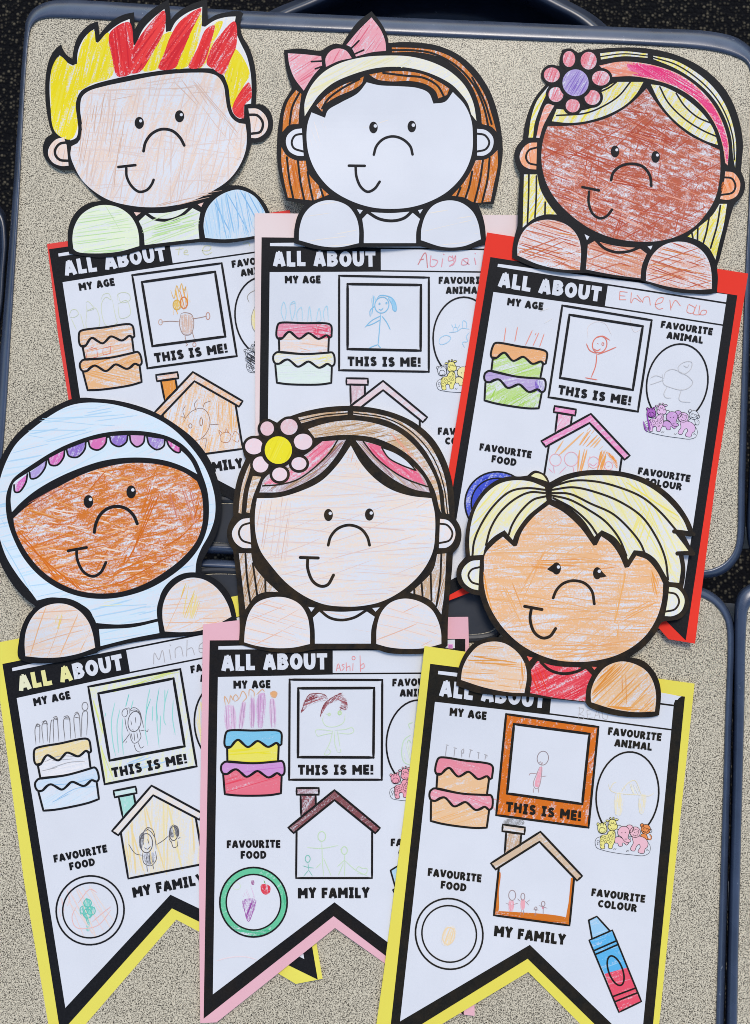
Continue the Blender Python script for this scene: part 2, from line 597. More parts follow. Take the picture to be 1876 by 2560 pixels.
def laminate_material():
    m, t, b = newmat("speckled_laminate")
    v = objvec(t)
    wv = t.nodes.new("ShaderNodeTexNoise"); wv.inputs["Scale"].default_value = 800; wv.inputs["Detail"].default_value = 1
    t.links.new(v, wv.inputs["Vector"])
    sc = t.nodes.new("ShaderNodeVectorMath"); sc.operation = 'MULTIPLY_ADD'
    t.links.new(wv.outputs["Color"], sc.inputs[0]); sc.inputs[1].default_value = (.0015, .0015, .0015)
    t.links.new(v, sc.inputs[2])
    A = noise(t, sc.outputs[0], 1150, 2, .6)
    B = noise(t, v, 1200, 2, .5)
    Cn = noise(t, v, 14, 3, .5)
    val = mth(t, 'ADD', A, mth(t, 'MULTIPLY', mth(t, 'SUBTRACT', Cn, .5), .05))
    c1 = ramp(t, val, .38, alb('#38342d'), .555, alb('#cfcabb'))
    c2 = ramp(t, B, .60, (0, 0, 0, 1), .70, (1, 1, 1, 1))
    t.links.new(mixc(t, mth(t, 'MULTIPLY', c2, .45), c1, alb('#b8a98c')), b.inputs["Base Color"])
    b.inputs["Roughness"].default_value = .45
    b.inputs["Specular IOR Level"].default_value = .35
    bump(t, b, A, .12, .0004)
    return m
LAM = laminate_material()
def plastic(key, c, rough=.38, spec=.5):
    m, t, b = newmat(key)
    v = objvec(t)
    n1 = noise(t, v, 1400, 2); n2 = noise(t, v, 30, 4, .6); n3 = noise(t, v, 210, 2)
    a = c + (1,); d = tuple(x*1.45 for x in c) + (1,)
    base = ramp(t, n2, .35, a, .7, d)
    spk = ramp(t, n3, .735, (0, 0, 0, 1), .76, (1, 1, 1, 1))
    t.links.new(mixc(t, mth(t, 'MULTIPLY', spk, .35), base, (.35, .38, .42, 1)), b.inputs["Base Color"])
    b.inputs["Roughness"].default_value = rough
    b.inputs["Specular IOR Level"].default_value = spec
    t.links.new(ramp(t, n2, .3, (rough*.85,)*3 + (1,), .7, (rough*1.2,)*3 + (1,)), b.inputs["Roughness"])
    bump(t, b, n1, .08, .0003)
    return m
BAND = plastic("slate_plastic", (.037, .051, .084), .26, .9)
TRAY = plastic("charcoal_plastic", (.022, .024, .028), .42)
SHELL = plastic("navy_plastic", (.018, .026, .046), .30, .6)
METAL = plastic("grey_metal", (.20, .20, .21), .35)

class Plane:
    def __init__(self, z): self.z = z
    def __call__(self, px, py): return np.full(np.shape(np.asarray(px, float)), self.z)
IDENT = lambda x, y: (x, y)

def paired(pairs, step=30):
    """two matching smooth outlines from 'inner/outer' pairs"""
    I = []; O = []
    for s in pairs.split():
        a, b = s.split('/')
        I.append(tuple(map(float, a.split(',')))); O.append(tuple(map(float, b.split(','))))
    ri, ro = [], []
    n = len(I)
    for k in range(n):
        L = math.hypot(O[k][0]-O[(k+1) % n][0], O[k][1]-O[(k+1) % n][1])
        m = max(4, min(24, int(L/step)))
        q = [(k-1) % n, k, (k+1) % n, (k+2) % n]
        ri += _seg(*[I[j] for j in q], m); ro += _seg(*[O[j] for j in q], m)
    return np.array(ri), np.array(ro)

def rings(part, curves, m, flip=False):
    """skin successive closed curves [(points, z)]"""
    k = part.mat(m); st = []
    for P, z in curves:
        i0 = part.nv
        part.v.append(at(P[:, 0], P[:, 1], z)); part.nv += len(P)
        st.append(i0)
    n = len(curves[0][0])
    for a, b in zip(st[:-1], st[1:]):
        for i in range(n):
            j = (i+1) % n
            q = (a+i, a+j, b+j, b+i)
            part.fc.append(q[::-1] if flip else q); part.mi.append(k)

def smooth_shade(o):
    o.data.polygons.foreach_set("use_smooth", [True]*len(o.data.polygons))

def desk(label, pairs, tray=None, legs=()):
    ri, ro = paired(pairs)
    ccw = (ro[:, 0]*np.roll(ro[:, 1], -1) - np.roll(ro[:, 0], -1)*ro[:, 1]).sum()
    flip = ccw > 0
    c = at(ro[:, 0].mean(), ro[:, 1].mean(), 0)
    root = empty('student_desk', (float(c[0]), float(c[1]), FLOOR_Z), label, 'desk', 'student desks pushed together')
    top = Part('desktop', Plane(0.0), IDENT)
    top.fill([tuple(q) for q in ri], LAM, 0, raw=True, g=400)
    # slab under the laminate
    rings(top, [(ri, -0.0004), (ri, -0.016)], TRAY, flip)
    top.build(root, root)
    b = Part('edge_band', Plane(0), IDENT)
    def mix(t): return ri*(1-t) + ro*t
    prof = [(0, -.003), (0, .0003), (.06, .0011), (.15, .0017), (.28, .0018), (.45, .0011), (.62, .0001), (.80, -.0014), (.91, -.0045), (1, -.012), (1, -.024), (.6, -.030), (0, -.030)]
    rings(b, [(mix(t), z) for t, z in prof], BAND, flip)
    smooth_shade(b.build(root, root))
    if tray:
        ti, to = paired(tray, 20)
        fl_ = (to[:, 0]*np.roll(to[:, 1], -1) - np.roll(to[:, 0], -1)*to[:, 1]).sum() > 0
        p = Part('pencil_tray', Plane(0), IDENT)
        def mx(t): return ti*(1-t) + to*t
        cx = ti.mean(0)
        rings(p, [(to, .0002), (mx(.85), .0009), (mx(.5), .0012), (mx(.2), .0007), (ti, -.0002), (cx + (ti-cx)*.985, -.0006)], TRAY, fl_)
        q = Part('x', Plane(-.0006), IDENT)
        p.surf = Plane(-.0006)
        p.surf = Plane(.0004)
        p.fill([tuple(v) for v in (cx + (ti-cx)*.992)], TRAY, 0, raw=True, g=400)
        o = p.build(root, root); 
    for lx, ly in legs:
        g = Part('leg', Plane(0), IDENT)
        P0 = at(lx, ly, 0); k = g.mat(METAL)
        n = 12; vv = []
        for z in (-.03, FLOOR_Z):
            vv += [(P0[0]+.014*math.cos(2*math.pi*i/n), P0[1]+.014*math.sin(2*math.pi*i/n), z) for i in range(n)]
        g.v.append(np.array(vv)); g.nv += 2*n
        for i in range(n):
            j = (i+1) % n
            g.fc.append((i, j, n+j, n+i)); g.mi.append(k)
        smooth_shade(g.build(root, root))
    return root

desk('speckled beige desk with slate rim carrying the three upper banners',
 "73,95/61,88 80,67/66,50 93,53/84,22 111,47/120,4 133,45/170,0 600,70/600,26 978,87/978,43 1400,105/1400,61 1604,113/1604,70 "
 "1773,126/1780,79 1838,142/1850,98 1868,160/1890,135 1878,200/1900,190 1872,500/1890,500 1865,640/1882,640 1846,1200/1865,1200 "
 "1842,1349/1861,1352 1833,1380/1853,1385 1813,1405/1836,1412 1790,1418/1812,1433 1762,1425/1775,1445 1180,1396/1180,1417 "
 "550,1364/550,1386 30,1338/30,1360 8,1328/-12,1352 0,1300/-22,1305 18,1000/-7,1000 45,560/27,560",
 tray="482,1268/470,1252 870,1284/870,1262 1240,1306/1256,1288 1252,1330/1270,1330 1238,1378/1252,1391 870,1360/870,1376 482,1340/470,1354 468,1300/452,1300",
 legs=((160, 160), (1740, 220), (1700, 1330), (120, 1250)))
desk('speckled beige desk in front in front, carrying the three lower banners',
 "-40,1440/-60,1450 -30,1405/-52,1395 0,1393/-10,1372 60,1395/60,1374 550,1420/550,1398 1180,1452/1180,1430 1700,1482/1700,1461 "
 "1754,1493/1762,1471 1786,1511/1802,1497 1810,1543/1826,1532 1818,1578/1836,1567 1813,1800/1831,1800 1790,2560/1811,2560 "
 "1784,2840/1800,2850 1740,2900/1740,2920 -20,2900/-20,2920 -56,2850/-76,2860 -50,2000/-70,2000",
 tray="482,1446/470,1430 870,1462/870,1447 1236,1480/1250,1463 1250,1520/1268,1520 1236,1574/1246,1593 870,1558/870,1578 482,1542/470,1562 468,1490/450,1490",
 legs=((60, 1520), (1720, 1600), (1680, 2780), (60, 2780)))
desk('sliver of a speckled desk at the lower right, beside the yellow backed banners desk',
 "1844,2560/1814,2560 1861,1800/1833,1800 1867,1560/1835,1545 1872,1522/1842,1490 1892,1500/1864,1466 1940,1490/1920,1450 2500,1500/2500,1460 2560,1560/2590,1540 2540,2840/2565,2840 2480,2900/2480,2925 1890,2890/1870,2915 1846,2840/1812,2850",
 legs=((1960, 1620), (2450, 1620), (2420, 2800), (1930, 2800)))
desk('dark rimmed edge of a desk at the upper right corner beside the red card',
 "1930,640/1898,640 1902,1200/1871,1200 1900,1330/1868,1345 1912,1375/1884,1392 1950,1392/1930,1420 2500,1410/2500,1440 2560,1360/2590,1370 2580,-60/2610,-60 2520,-110/2520,-135 1970,-120/1950,-145 1940,-80/1915,-95",
 legs=((2000, 60), (2480, 60), (2460, 1300), (1980, 1260)))

def chair(label, outline, z, rim, rim_h, dish):
    P = np.array(spline(PT(outline), True, 14))
    c = P.mean(0)
    w0 = at(c[0], c[1], z)
    root = empty('classroom_chair', (float(w0[0]), float(w0[1]), FLOOR_Z), label, 'chair', 'plastic chairs tucked against the desks')
    def sc(k): return c + (P-c)*k
    s = Part('seat_shell', Plane(z), IDENT)
    fl_ = (P[:, 0]*np.roll(P[:, 1], -1) - np.roll(P[:, 0], -1)*P[:, 1]).sum() > 0
    cur = [(P, z-.03), (P, z-.008), (sc(1-rim*.18), z+rim_h*.6), (sc(1-rim*.4), z+rim_h), (sc(1-rim*.65), z+rim_h*.7), (sc(1-rim), z-dish*.3), (sc(1-rim*1.5), z-dish*.7), (sc(1-rim*2.3), z-dish*.95), (sc(.3), z-dish), (sc(.01), z-dish)]
    rings(s, cur, SHELL, fl_)
    smooth_shade(s.build(root, root))
    for k in range(4):
        g = Part('leg', Plane(0), IDENT)
        q = P[int((k+.5)*len(P)/4)]
        q = c + (q-c)*.7
        P0 = at(q[0], q[1], z)
        km = g.mat(METAL); n = 10; vv = []
        for zz in (z-dish-.002, FLOOR_Z):
            vv += [(P0[0]+.011*math.cos(2*math.pi*i/n), P0[1]+.011*math.sin(2*math.pi*i/n), zz) for i in range(n)]
        g.v.append(np.array(vv)); g.nv += 2*n
        for i in range(n):
            j = (i+1) % n
            g.fc.append((i, j, n+j, n+i)); g.mi.append(km)
        smooth_shade(g.build(root, root))
chair('dark navy moulded chair tucked under the far edge of the desk, its curved rim showing',
      "545,200 570,130 620,70 677,27 747,-3 850,-46 980,-73 1110,-79 1240,-68 1340,-38 1411,-3 1473,30 1519,66 1580,130 1610,220 1600,420 1450,520 1080,540 700,520 560,420", -.06, .16, .016, .05)
chair('dark chair edge just showing at the left side of the desk',
      "-420,560 -300,500 -120,492 -20,500 14,535 24,600 19,680 10,790 -6,835 -60,860 -250,870 -400,820 -440,690", -.03, .14, .012, .04)

# ------------------------------------------------------------------ the printed banner sheet
INK = ink()
INK_S = ink('smudged_black_ink', .6, '#1f1d1c')
INK_M = ink('worn_black_ink', .15, '#1b1b1e')
WHITE = paper()

ASH = crop(490, 1580, 2.3017)              # the drawing units of the template are this crop's pixels
BEN = crop(960, 1600, 2.065)
def pairs_of(c, items):
    out = []
    for s in items.split():
        a, b = s.split('>')
        ta = tuple(map(float, a.split(','))); tb = tuple(map(float, b.split(',')))
        out.append((ta, c(*tb)))
    return out
M_BEN = affine(pairs_of(BEN, "127,258>268,313 540,272>632,388 1075,272>1112,450 1075,853>1057,966 536,853>578,905 585,320>668,432 1030,320>1068,485 1027,727>1030,845 798,908>803,985 530,1125>550,1155 1062,1128>1024,1212 576,1418>565,1430 1016,1418>960,1474 332,1555>338,1527 798,1555>757,1577 793,1635>750,1650 165,580>268,610 98,2085>83,1960"))
M_ASH = affine([((0, 0), ASH(0, 0)), ((1000, 0), ASH(1000, 0)), ((0, 1000), ASH(0, 1000)), ((1000, 1000), ASH(1000, 1000))])
M_BOY = affine(pairs_of(crop(100, 590, 2.95), "127,258>155,330 540,272>680,295 1075,272>1345,195 1075,853>1455,880 536,853>797,985 585,320>748,345 1030,320>1298,260 1027,727>1375,740 583,725>830,828 798,908>1130,1010 1062,1128>1500,1210 788,240>975,205 165,580>275,710 80,48>80,92"))
M_ABI = affine(pairs_of(crop(620, 590, 2.581), "127,258>137,222 788,240>858,225 540,272>590,260 1075,272>1173,262 1075,853>1170,878 536,853>590,875 585,320>640,312 1030,320>1122,312 1027,727>1118,742 583,725>640,740 798,908>875,937 1062,1128>1160,1163 165,580>185,568"))
M_EME = affine(pairs_of(crop(1180, 640, 2.3736), "127,258>133,192 788,240>790,290 540,272>540,295 1075,272>1073,378 1075,853>988,933 536,853>450,845 585,320>577,345 1030,320>1020,412 1027,727>955,800 583,725>518,735 798,908>702,948 530,1125>410,1105 1062,1128>935,1195 165,580>122,520 1542,2203>1277,2261"))
M_HIJ = affine(pairs_of(crop(0, 1580, 2.3018), "127,258>85,365 788,240>740,225 540,272>510,320 1075,272>1040,215 1075,853>1135,775 536,853>605,880 585,320>565,352 1030,320>1003,268 1027,727>1065,655 583,725>632,748 798,908>878,890 530,1125>650,1150 576,1418>745,1430 332,1555>523,1613 798,1555>985,1522 793,1635>995,1595 165,580>195,670 98,2085>365,2155 1542,2203>1824,1980"))
_bi = inv(M_BEN)
def ben_t(x, y):                            # a point of the lower right crop in template units
    X, Y = BEN(x, y)
    return (_bi[0, 0]*X + _bi[1, 0]*Y + _bi[2, 0], _bi[0, 1]*X + _bi[1, 1]*Y + _bi[2, 1])
ANI = crop(1460, 1900, 7.509)
def ani_t(x, y):
    X, Y = ANI(x, y)
    return (_bi[0, 0]*X + _bi[1, 0]*Y + _bi[2, 0], _bi[0, 1]*X + _bi[1, 1]*Y + _bi[2, 1])

def chain(f, g):
    return lambda x, y: f(*g(x, y))

class Banner:
    def __init__(self, name_label, M, card_hex, card_poly, base_px, lifts=(), card_corner=0, inkm=None, tr_tear=False):
        self.M = M; self.f = apply(M); self.ink = inkm or INK
        b = at(base_px[0], base_px[1], 0)
        self.root = empty('paper_banner', (float(b[0]), float(b[1]), 0.0), name_label, 'paper craft', "children's paper banners laid out on the desks")
        pl = straight(PT(card_poly), True, 14)
        sheet_t = [(80, 48, True), (*ben_t(1555, 292), True), (1542, 2205, True), (793, 1635, True), (45, 2225, True)]
        sp = straight([(*self.f(p[0], p[1]), True) for p in sheet_t], True, 14)
        self.surf = Surf(pl, .00068, lifts)
        self.card = Part('backing_card', self.surf, IDENT)
        self.card.fill([tuple(p) for p in pl], card(card_hex, 'card_' + card_hex.lstrip('#')), 0, raw=True, wall=.00022)
        s = Part('printed_sheet', self.surf, self.f, .00018)
        s.fill([tuple(p) for p in sp], self.ink, 0, raw=True, wall=.00014, wallmat=WHITE)
        rt = ben_t(1500, 300)
        inner = [(130, 82, True), (rt[0], rt[1]-12, True), (1486, 2072, True), (798, 1555, True), (98, 2085, True)]
        s.fill(straight([(*self.f(p[0], p[1]), True) for p in inner], True, 14), WHITE, 1, raw=True)
        # title bar, name line
        s.fill([(126, 105, True), (788, 99, True), (788, 245, True), (126, 259, True)], self.ink, 2, smooth=False)
        s.stroke([(126, 106, True), (rt[0]+6, 98, True)], 10, self.ink, 2.2, smooth=False, caps=False)
        s.stroke([(780, 240, True), (rt[0]+6, 236, True)], 9, self.ink, 2.4, smooth=False, caps=False)
        self.sheet = s
        self.rt = rt
        self.subs = []
        self.headpart = None
    def sub(self, name, f=None):
        p = Part(name, self.surf, f or self.f, .00025)
        p.bold = 1.12
        self.subs.append(p)
        return p
    def title(self, tints=None):
        p = self.sub('title_lettering')
        lettering(p, 'ALL ABOUT', 148, 222, 757, 214, 92, WHITE, 4, .27, tints)
    def age(self, cols, hatched=None):
        p = self.sub('cake_drawing'); K = self.ink
        lettering(p, 'MY AGE', 217, 326, 431, 322, 46, K, 4)
        c1, c2, c3, c4 = cols
        ic1 = "172,585 182,570 330,567 478,569 492,582 493,645* 484,652 465,638 440,652 415,661 385,642 355,627 330,645 300,662 270,642 243,620 220,635 200,662 180,667 166,650"
        bd1 = "180,660* 200,660 243,620 300,662 355,627 415,661 465,638 477,655* 473,744* 330,755 182,747*"
        ic2 = "148,765 165,748* 182,745 330,755 473,744 495,742 507,758 508,815 492,826 468,812 445,828 418,837 385,818 355,800 325,818 292,833 262,810 232,790 205,798 180,817 158,815 146,795"
        bd2 = "157,815* 180,817 232,790 292,833 355,800 418,837 468,812 494,828* 490,928* 430,938 330,942 230,940 167,933*"
        for d, c in ((bd1, c2), (ic1, c1), (bd2, c4), (ic2, c3)):
            if not c: continue
            h, cov, ang = c
            ang_ = ang + self.rot()
            pl = p.fill(d, crayon(blend(h, .25), cov, ang_), 1)
            p.hatch(pl, [h, blend(h, .3)], -ang_, 6, 2.2, 2, .55)
        for d in (bd1, ic1, bd2, ic2):
            p.stroke(d, 11, K, 4, closed=True)
        return p
    def rot(self):
        a = self.f(0, 0); b = self.f(1000, 0)
        return -math.degrees(math.atan2(b[1]-a[1], b[0]-a[0]))
    def frame(self, fr=None, inside_=None):
        p = self.sub('portrait_drawing'); K = self.ink
        if fr:
            h, cov, ang = fr
            q = [(540, 272, 1), (1075, 272, 1), (1075, 853, 1), (536, 853, 1)]
            pl = p.fill([(a, b, True) for a, b, _ in q], crayon(h, cov, ang+self.rot(), cov > .7), 1, smooth=False)
            p.fill([(588, 322, True), (1028, 322, True), (1024, 724, True), (586, 722, True)], WHITE, 2, smooth=False)
        p.stroke("540,274* 1073,276* 1070,850* 537,850*", 12, K, 4, closed=True, smooth=False)
        p.stroke("590,324* 1026,322* 1022,722* 588,720*", 14, K, 4, closed=True, smooth=False)
        for x, y in ((540, 274), (1073, 276), (1070, 850), (537, 850)):
            p.ell(x, y, 6.5, 6.5, K, 4.2, n=10)
        for x, y in ((590, 324), (1026, 322), (1022, 722), (588, 720)):
            p.ell(x, y, 7.5, 7.5, K, 4.2, n=10)
        lettering(p, 'THIS IS ME!', 588, 822, 1022, 820, 56, K, 5)
        return p
    def house(self, roof=None, chim=None, cap=None, wall=None, text=True):
        p = self.sub('house_drawing'); K = self.ink
        ch = "603,937* 690,937* 690,1000* 606,1062*"
        cp_ = "580,898* 708,898* 708,936* 580,936*"
        rf = "798,910* 1060,1128* 1033,1158* 798,967* 563,1157* 532,1126*"
        wl = "580,1142* 798,968* 1016,1142* 1014,1416* 577,1416*"
        for d, c in ((wl, wall), (ch, chim), (cp_, cap), (rf, roof)):
            if not c: continue
            h, cov, ang = c
            pl = p.fill(d, crayon(h, cov, ang+self.rot()), 1, smooth=False)
            p.hatch(pl, [h, blend(h, .35)], -ang-self.rot(), 6, 2, 2, .5)
        for d in (ch, cp_, rf):
            p.stroke(d, 11, K, 4, closed=True, smooth=False)
        p.stroke("580,1145* 577,1416* 1014,1416* 1015,1145*", 11, K, 4, smooth=False)
        if text: lettering(p, 'MY FAMILY', 588, 1532, 1000, 1530, 60, K, 4)
        return p
    def food(self, rim=None, inner=None, text=True):
        p = self.sub('plate_drawing'); K = self.ink
        if text:
            lettering(p, 'FAVOURITE', 178, 1243, 488, 1241, 44, K, 4)
            lettering(p, 'FOOD', 258, 1305, 406, 1304, 44, K, 4)
        if rim:
            p.ell(332, 1555, 193, 199, crayon(rim, .8, 35), 1, n=48); p.ell(332, 1555, 157, 160, WHITE, 1.6, n=40)
        if inner:
            p.ell(332, 1555, 157, 160, inner, 1.8, n=40)
        p.ring(332, 1555, 194, 200, 9, K); p.ring(332, 1555, 157, 160, 8, K)
        return p
    def animal(self, cols=(None,)*5, text=True, group=True):
        p = self.sub('animal_drawing'); K = self.ink
        if text:
            p.f = chain(self.f, ben_t)
            lettering(p, 'FAVOURITE', 1156, 489, 1432, 522, 39, K, 4)
            lettering(p, 'ANIMAL', 1189, 548, 1383, 571, 39, K, 4)
        p.f = chain(self.f, ben_t)
        p.ring(1258, 800, 161, 223, 8, K, 4, rot=6.5, a0=129, a1=403)
        if group:
            p.f = chain(self.f, ani_t)
            bl = "215,1520 250,1465 330,1440 600,1430 900,1440 1150,1500 1230,1580 1250,1660 1220,1750 1120,1795 900,1780 600,1745 350,1690 240,1640"
            p.fill(bl, WHITE, 5)
            p.stroke(bl, 7, K, 5.4, closed=True)
            zebra, gir, ele, gor, mon = cols
            def blob(d, c, L):
                m = crayon(c, .95, 40) if c else WHITE
                p.fill(d, m, L); p.stroke(d, 9, K, L+.25, closed=True)
            def e(cx, cy, rx, ry, c, L, w_=9):
                p.ell(cx, cy, rx, ry, crayon(c, .95, 40) if c else WHITE, L, n=18); p.ring(cx, cy, rx, ry, w_, K, L+.25)
            # monkey
            blob("1075,1400 1150,1380 1190,1430 1200,1500 1150,1490 1070,1470", mon, 5.6)
            p.stroke("1190,1470 1250,1490 1270,1440 1240,1400", 22, crayon(mon, .9, 0) if mon else WHITE, 5.8)
            p.stroke("1190,1485 1260,1500 1275,1430 1240,1390", 7, K, 5.9)
            e(1095, 1225, 33, 33, mon, 6); e(1250, 1330, 28, 33, None, 6)
            e(1165, 1300, 88, 90, mon, 6.2)
            p.lines("1105,1330 1130,1265 1175,1285 1215,1290 1200,1340 1160,1365 1110,1340", 7, K, 6.5)
            for x, y in ((1135, 1295), (1185, 1305)): p.ell(x, y, 7, 7, K, 6.6, n=8)
            p.lines("1115,1335 1145,1350 1170,1345", 7, K, 6.5)
            # gorilla
            blob("910,1440 1050,1430 1150,1470 1205,1550 1190,1640 1150,1670 1130,1750 1030,1740 1020,1700 1060,1640 1040,1580 990,1620 950,1710 880,1690 885,1640 930,1560", gor, 6.6)
            e(965, 1355, 98, 100, gor, 7)
            p.lines("905,1340 930,1290 985,1310 1030,1320 1020,1380 1000,1420 950,1425 920,1390|920,1400 955,1425 985,1410", 7, K, 7.4)
            for x, y in ((945, 1330), (1000, 1345), (955, 1360), (980, 1370)): p.ell(x, y, 8, 8, K, 7.5, n=8)
            # elephant
            blob("590,1460 660,1440 740,1480 800,1500 850,1540 800,1600 760,1560 720,1560 730,1610 660,1620 635,1560 590,1560", ele, 6.4)
            e(860, 1290, 75, 72, ele, 6.7); e(660, 1265, 45, 40, None, 6.4)
            blob("640,1330 690,1260 760,1245 830,1275 860,1350 840,1410 830,1470 880,1500 885,1520 840,1550 770,1530 730,1480 700,1440 650,1410", ele, 7)
            for x, y in ((715, 1365), (778, 1360)): p.ell(x, y, 9, 10, K, 7.5, n=8)
            p.lines("765,1485 800,1478|770,1500 805,1495|825,1455 870,1450 880,1475 845,1485", 6, K, 7.5)
            # giraffe
            blob("445,1380* 480,1330 580,1330 585,1480 570,1560 545,1600 530,1660 465,1655 460,1575 410,1560 385,1580 390,1660 320,1660 305,1520 320,1430 380,1405 440,1400", gir, 6.8)
            p.stroke("445,1170 445,1390", 12, WHITE, 6.9); p.stroke("440,1160 440,1400", 8, K, 6.95)
            e(445, 1140, 28, 18, gir, 7); e(615, 1120, 34, 18, gir, 7)
            e(500, 1095, 14, 16, gir, 7); e(558, 1090, 14, 16, gir, 7)
            blob("485,1130 540,1115 595,1140 610,1190 635,1240 620,1290 550,1320 480,1305 455,1255 470,1200", gir, 7.2)
            p.lines("475,1215 540,1190 620,1220|505,1275 540,1300 575,1290", 7, K, 7.6)
            for x, y in ((515, 1168), (555, 1170), (500, 1228), (585, 1222)): p.ell(x, y, 8, 8, K, 7.6, n=8)
            for x, y, r in ((345, 1510, 24), (395, 1455, 20), (460, 1485, 26), (410, 1535, 20), (485, 1425, 20), (545, 1410, 22), (530, 1480, 20), (560, 1360, 18), (335, 1450, 14), (500, 1545, 16), (330, 1590, 12)):
                p.ring(x, y, r, r*1.1, 6, K, 7.3)
            # zebra
            e(270, 1205, 22, 28, zebra, 6.9); e(395, 1190, 22, 26, zebra, 6.9)
            blob("265,1240 300,1195 350,1185 400,1205 430,1270 425,1340 390,1375 330,1380 280,1350", zebra, 7.2)
            p.ring(345, 1320, 55, 52, 8, K, 7.5)
            for x, y in ((320, 1268), (370, 1275)): p.ell(x, y, 7, 8, K, 7.6, n=8)
            p.lines("330,1345 350,1355 370,1345|310,1200 315,1235|340,1192 342,1228|370,1195 370,1230|250,1590 260,1565 270,1590 250,1580|560,1690 570,1655 590,1685 610,1655|800,1725 815,1690 830,1720 850,1690|1175,1700 1190,1670 1205,1700 1225,1690", 7, K, 7.6)
            p.ring(270, 1530, 22, 26, 6, K, 5.6)
        p.f = self.f
        return p
    def colour(self, c1=None, c2=None, text=True, pencil=True):
        p = self.sub('crayon_drawing', chain(self.f, ben_t)); K = self.ink
        if text:
            lettering(p, 'FAVOURITE', 1070, 1321, 1348, 1356, 39, K, 4)
            lettering(p, 'COLOUR', 1103, 1378, 1306, 1405, 39, K, 4)
        if pencil:
            tip = "1058,1447* 1100,1427* 1166,1500* 1075,1540*"
            up = "1060,1550* 1180,1498* 1258,1690* 1140,1724*"
            lo = "1140,1724* 1258,1690* 1330,1866* 1214,1922*"
            for d, c in ((tip, c1 and blend(c1, .45)), (up, c1), (lo, c2)):
                if c:
                    pl = p.fill(d, crayon(c, .8, 20), 1, smooth=False)
                    p.hatch(pl, [c, blend(c, .4)], -15, 6, 2.4, 2, .6)
            p.stroke("1058,1447* 1100,1427* 1166,1500*", 8, K, 4, smooth=False)
            p.stroke("1075,1542* 1058,1447*", 8, K, 4, smooth=False)
            p.stroke("1060,1550* 1180,1498* 1330,1866* 1214,1922*", 8, K, 4, closed=True, smooth=False)
            p.lines("1082,1605 1203,1552|1091,1624 1211,1571|1182,1841 1302,1796|1194,1867 1312,1820", 8, K, 4, smooth=False)
            p.ring(1197, 1707, 36, 80, 8, K, 4, rot=-20)
        p.f = self.f
        return p
    def writing(self, fz, strokes, hx, wd):
        p = self.sub('name_writing', fz)
        for q in strokes.split('|'):
            p.stroke(q.strip(), wd, flat(hx), 3)
        return p
    def finish(self):
        self.card.build(self.root, self.root)
        so = self.sheet.build(self.root, self.root)
        for s in self.subs: s.build(so, self.root)

class Head:
    """the cut-out child glued over the top edge of the banner"""
    def __init__(self, banner, fz, outline, lifts=(), inkm=None):
        self.b = banner; self.f = fz; self.ink = inkm or INK
        tmp = Part('t', Plane(0), fz)
        pl = tmp.poly(outline, True, 6)
        self.surf = Surf(pl, .00062, lifts)
        self.base = Part('head_cutout', self.surf, fz, .0)
        self.base.fill([tuple(p) for p in pl], self.ink, 0, raw=True, wall=.00022, wallmat=WHITE)
        self.subs = []
    def sub(self, name):
        p = Part(name, self.surf, self.f, 0.0)
        self.subs.append(p); return p
    def face(self, d, h, cov, ang, hat=(), L=1, waxy=False):
        p = self.sub('face')
        pl = p.fill(d, crayon(h, cov, ang, waxy) if h else WHITE, L)
        for cols, a, gap, wd, fr, ml in hat:
            p.hatch(pl, cols, a, gap, wd, L+.4, fr, maxlen=ml, angj=9)
        return p, pl
    def eye(self, cx, cy, rx, ry, hx, hy, hr):
        p = self.sub('eye')
        p.ell(cx, cy, rx, ry, self.ink, 4, n=26); p.ell(hx, hy, hr, hr, WHITE, 5, n=14)
        return p
    def line(self, name, d, wd, L=4):
        p = self.sub(name)
        for q in d.split('|'):
            p.stroke(q.strip(), wd*1.24, self.ink, L)
        return p
    def patch(self, name, d, h, cov=.7, ang=0, hat=(), L=1.5, part=None, lines=None, lw=9):
        p = part or self.sub(name)
        for q in d.split('|'):
            pl = p.fill(q.strip(), crayon(h, cov, ang) if h else WHITE, L)
            for cols, a, gap, wd, fr in hat:
                p.hatch(pl, cols, a, gap, wd, L+.4, fr, maxlen=115, angj=3)
        if lines: p.lines(lines, lw*1.22, self.ink, L+1.2)
        return p
    def finish(self):
        o = self.base.build(self.b.root, self.b.root)
        for s in self.subs: s.build(o, self.b.root)

def kid(p, fz, s, hx, wd, L=3):
    """a child's pencil lines, traced in the crop fz"""
    old = p.f; p.f = fz
    for q in s.split('|'):
        p.stroke(q.strip(), wd, flat(hx), L, taper=True)
    p.f = old
def scrib(p, fz, d, cols, ang, gap=5, wd=2.2, fr=.7, L=2.6, ml=1e9):
    old = p.f; p.f = fz
    pl = p.poly(d)
    A = np.array(pl)
    area = abs((A[:, 0]*np.roll(A[:, 1], -1) - np.roll(A[:, 0], -1)*A[:, 1]).sum())/2
    if area < 2600 and fr > .6:
        p.fill([tuple(v) for v in pl], crayon(cols[0], fr-.22, -ang), L-.5, raw=True)
    p.hatch(pl, cols, ang, gap*.8, wd*1.15, L, fr, maxlen=ml, angj=8)
    p.f = old
def kring(p, fz, cx, cy, rx, ry, hx, wd, rot=0, L=3):
    old = p.f; p.f = fz
    p.ring(cx, cy, rx, ry, wd, flat(hx), L, rot)
    p.f = old

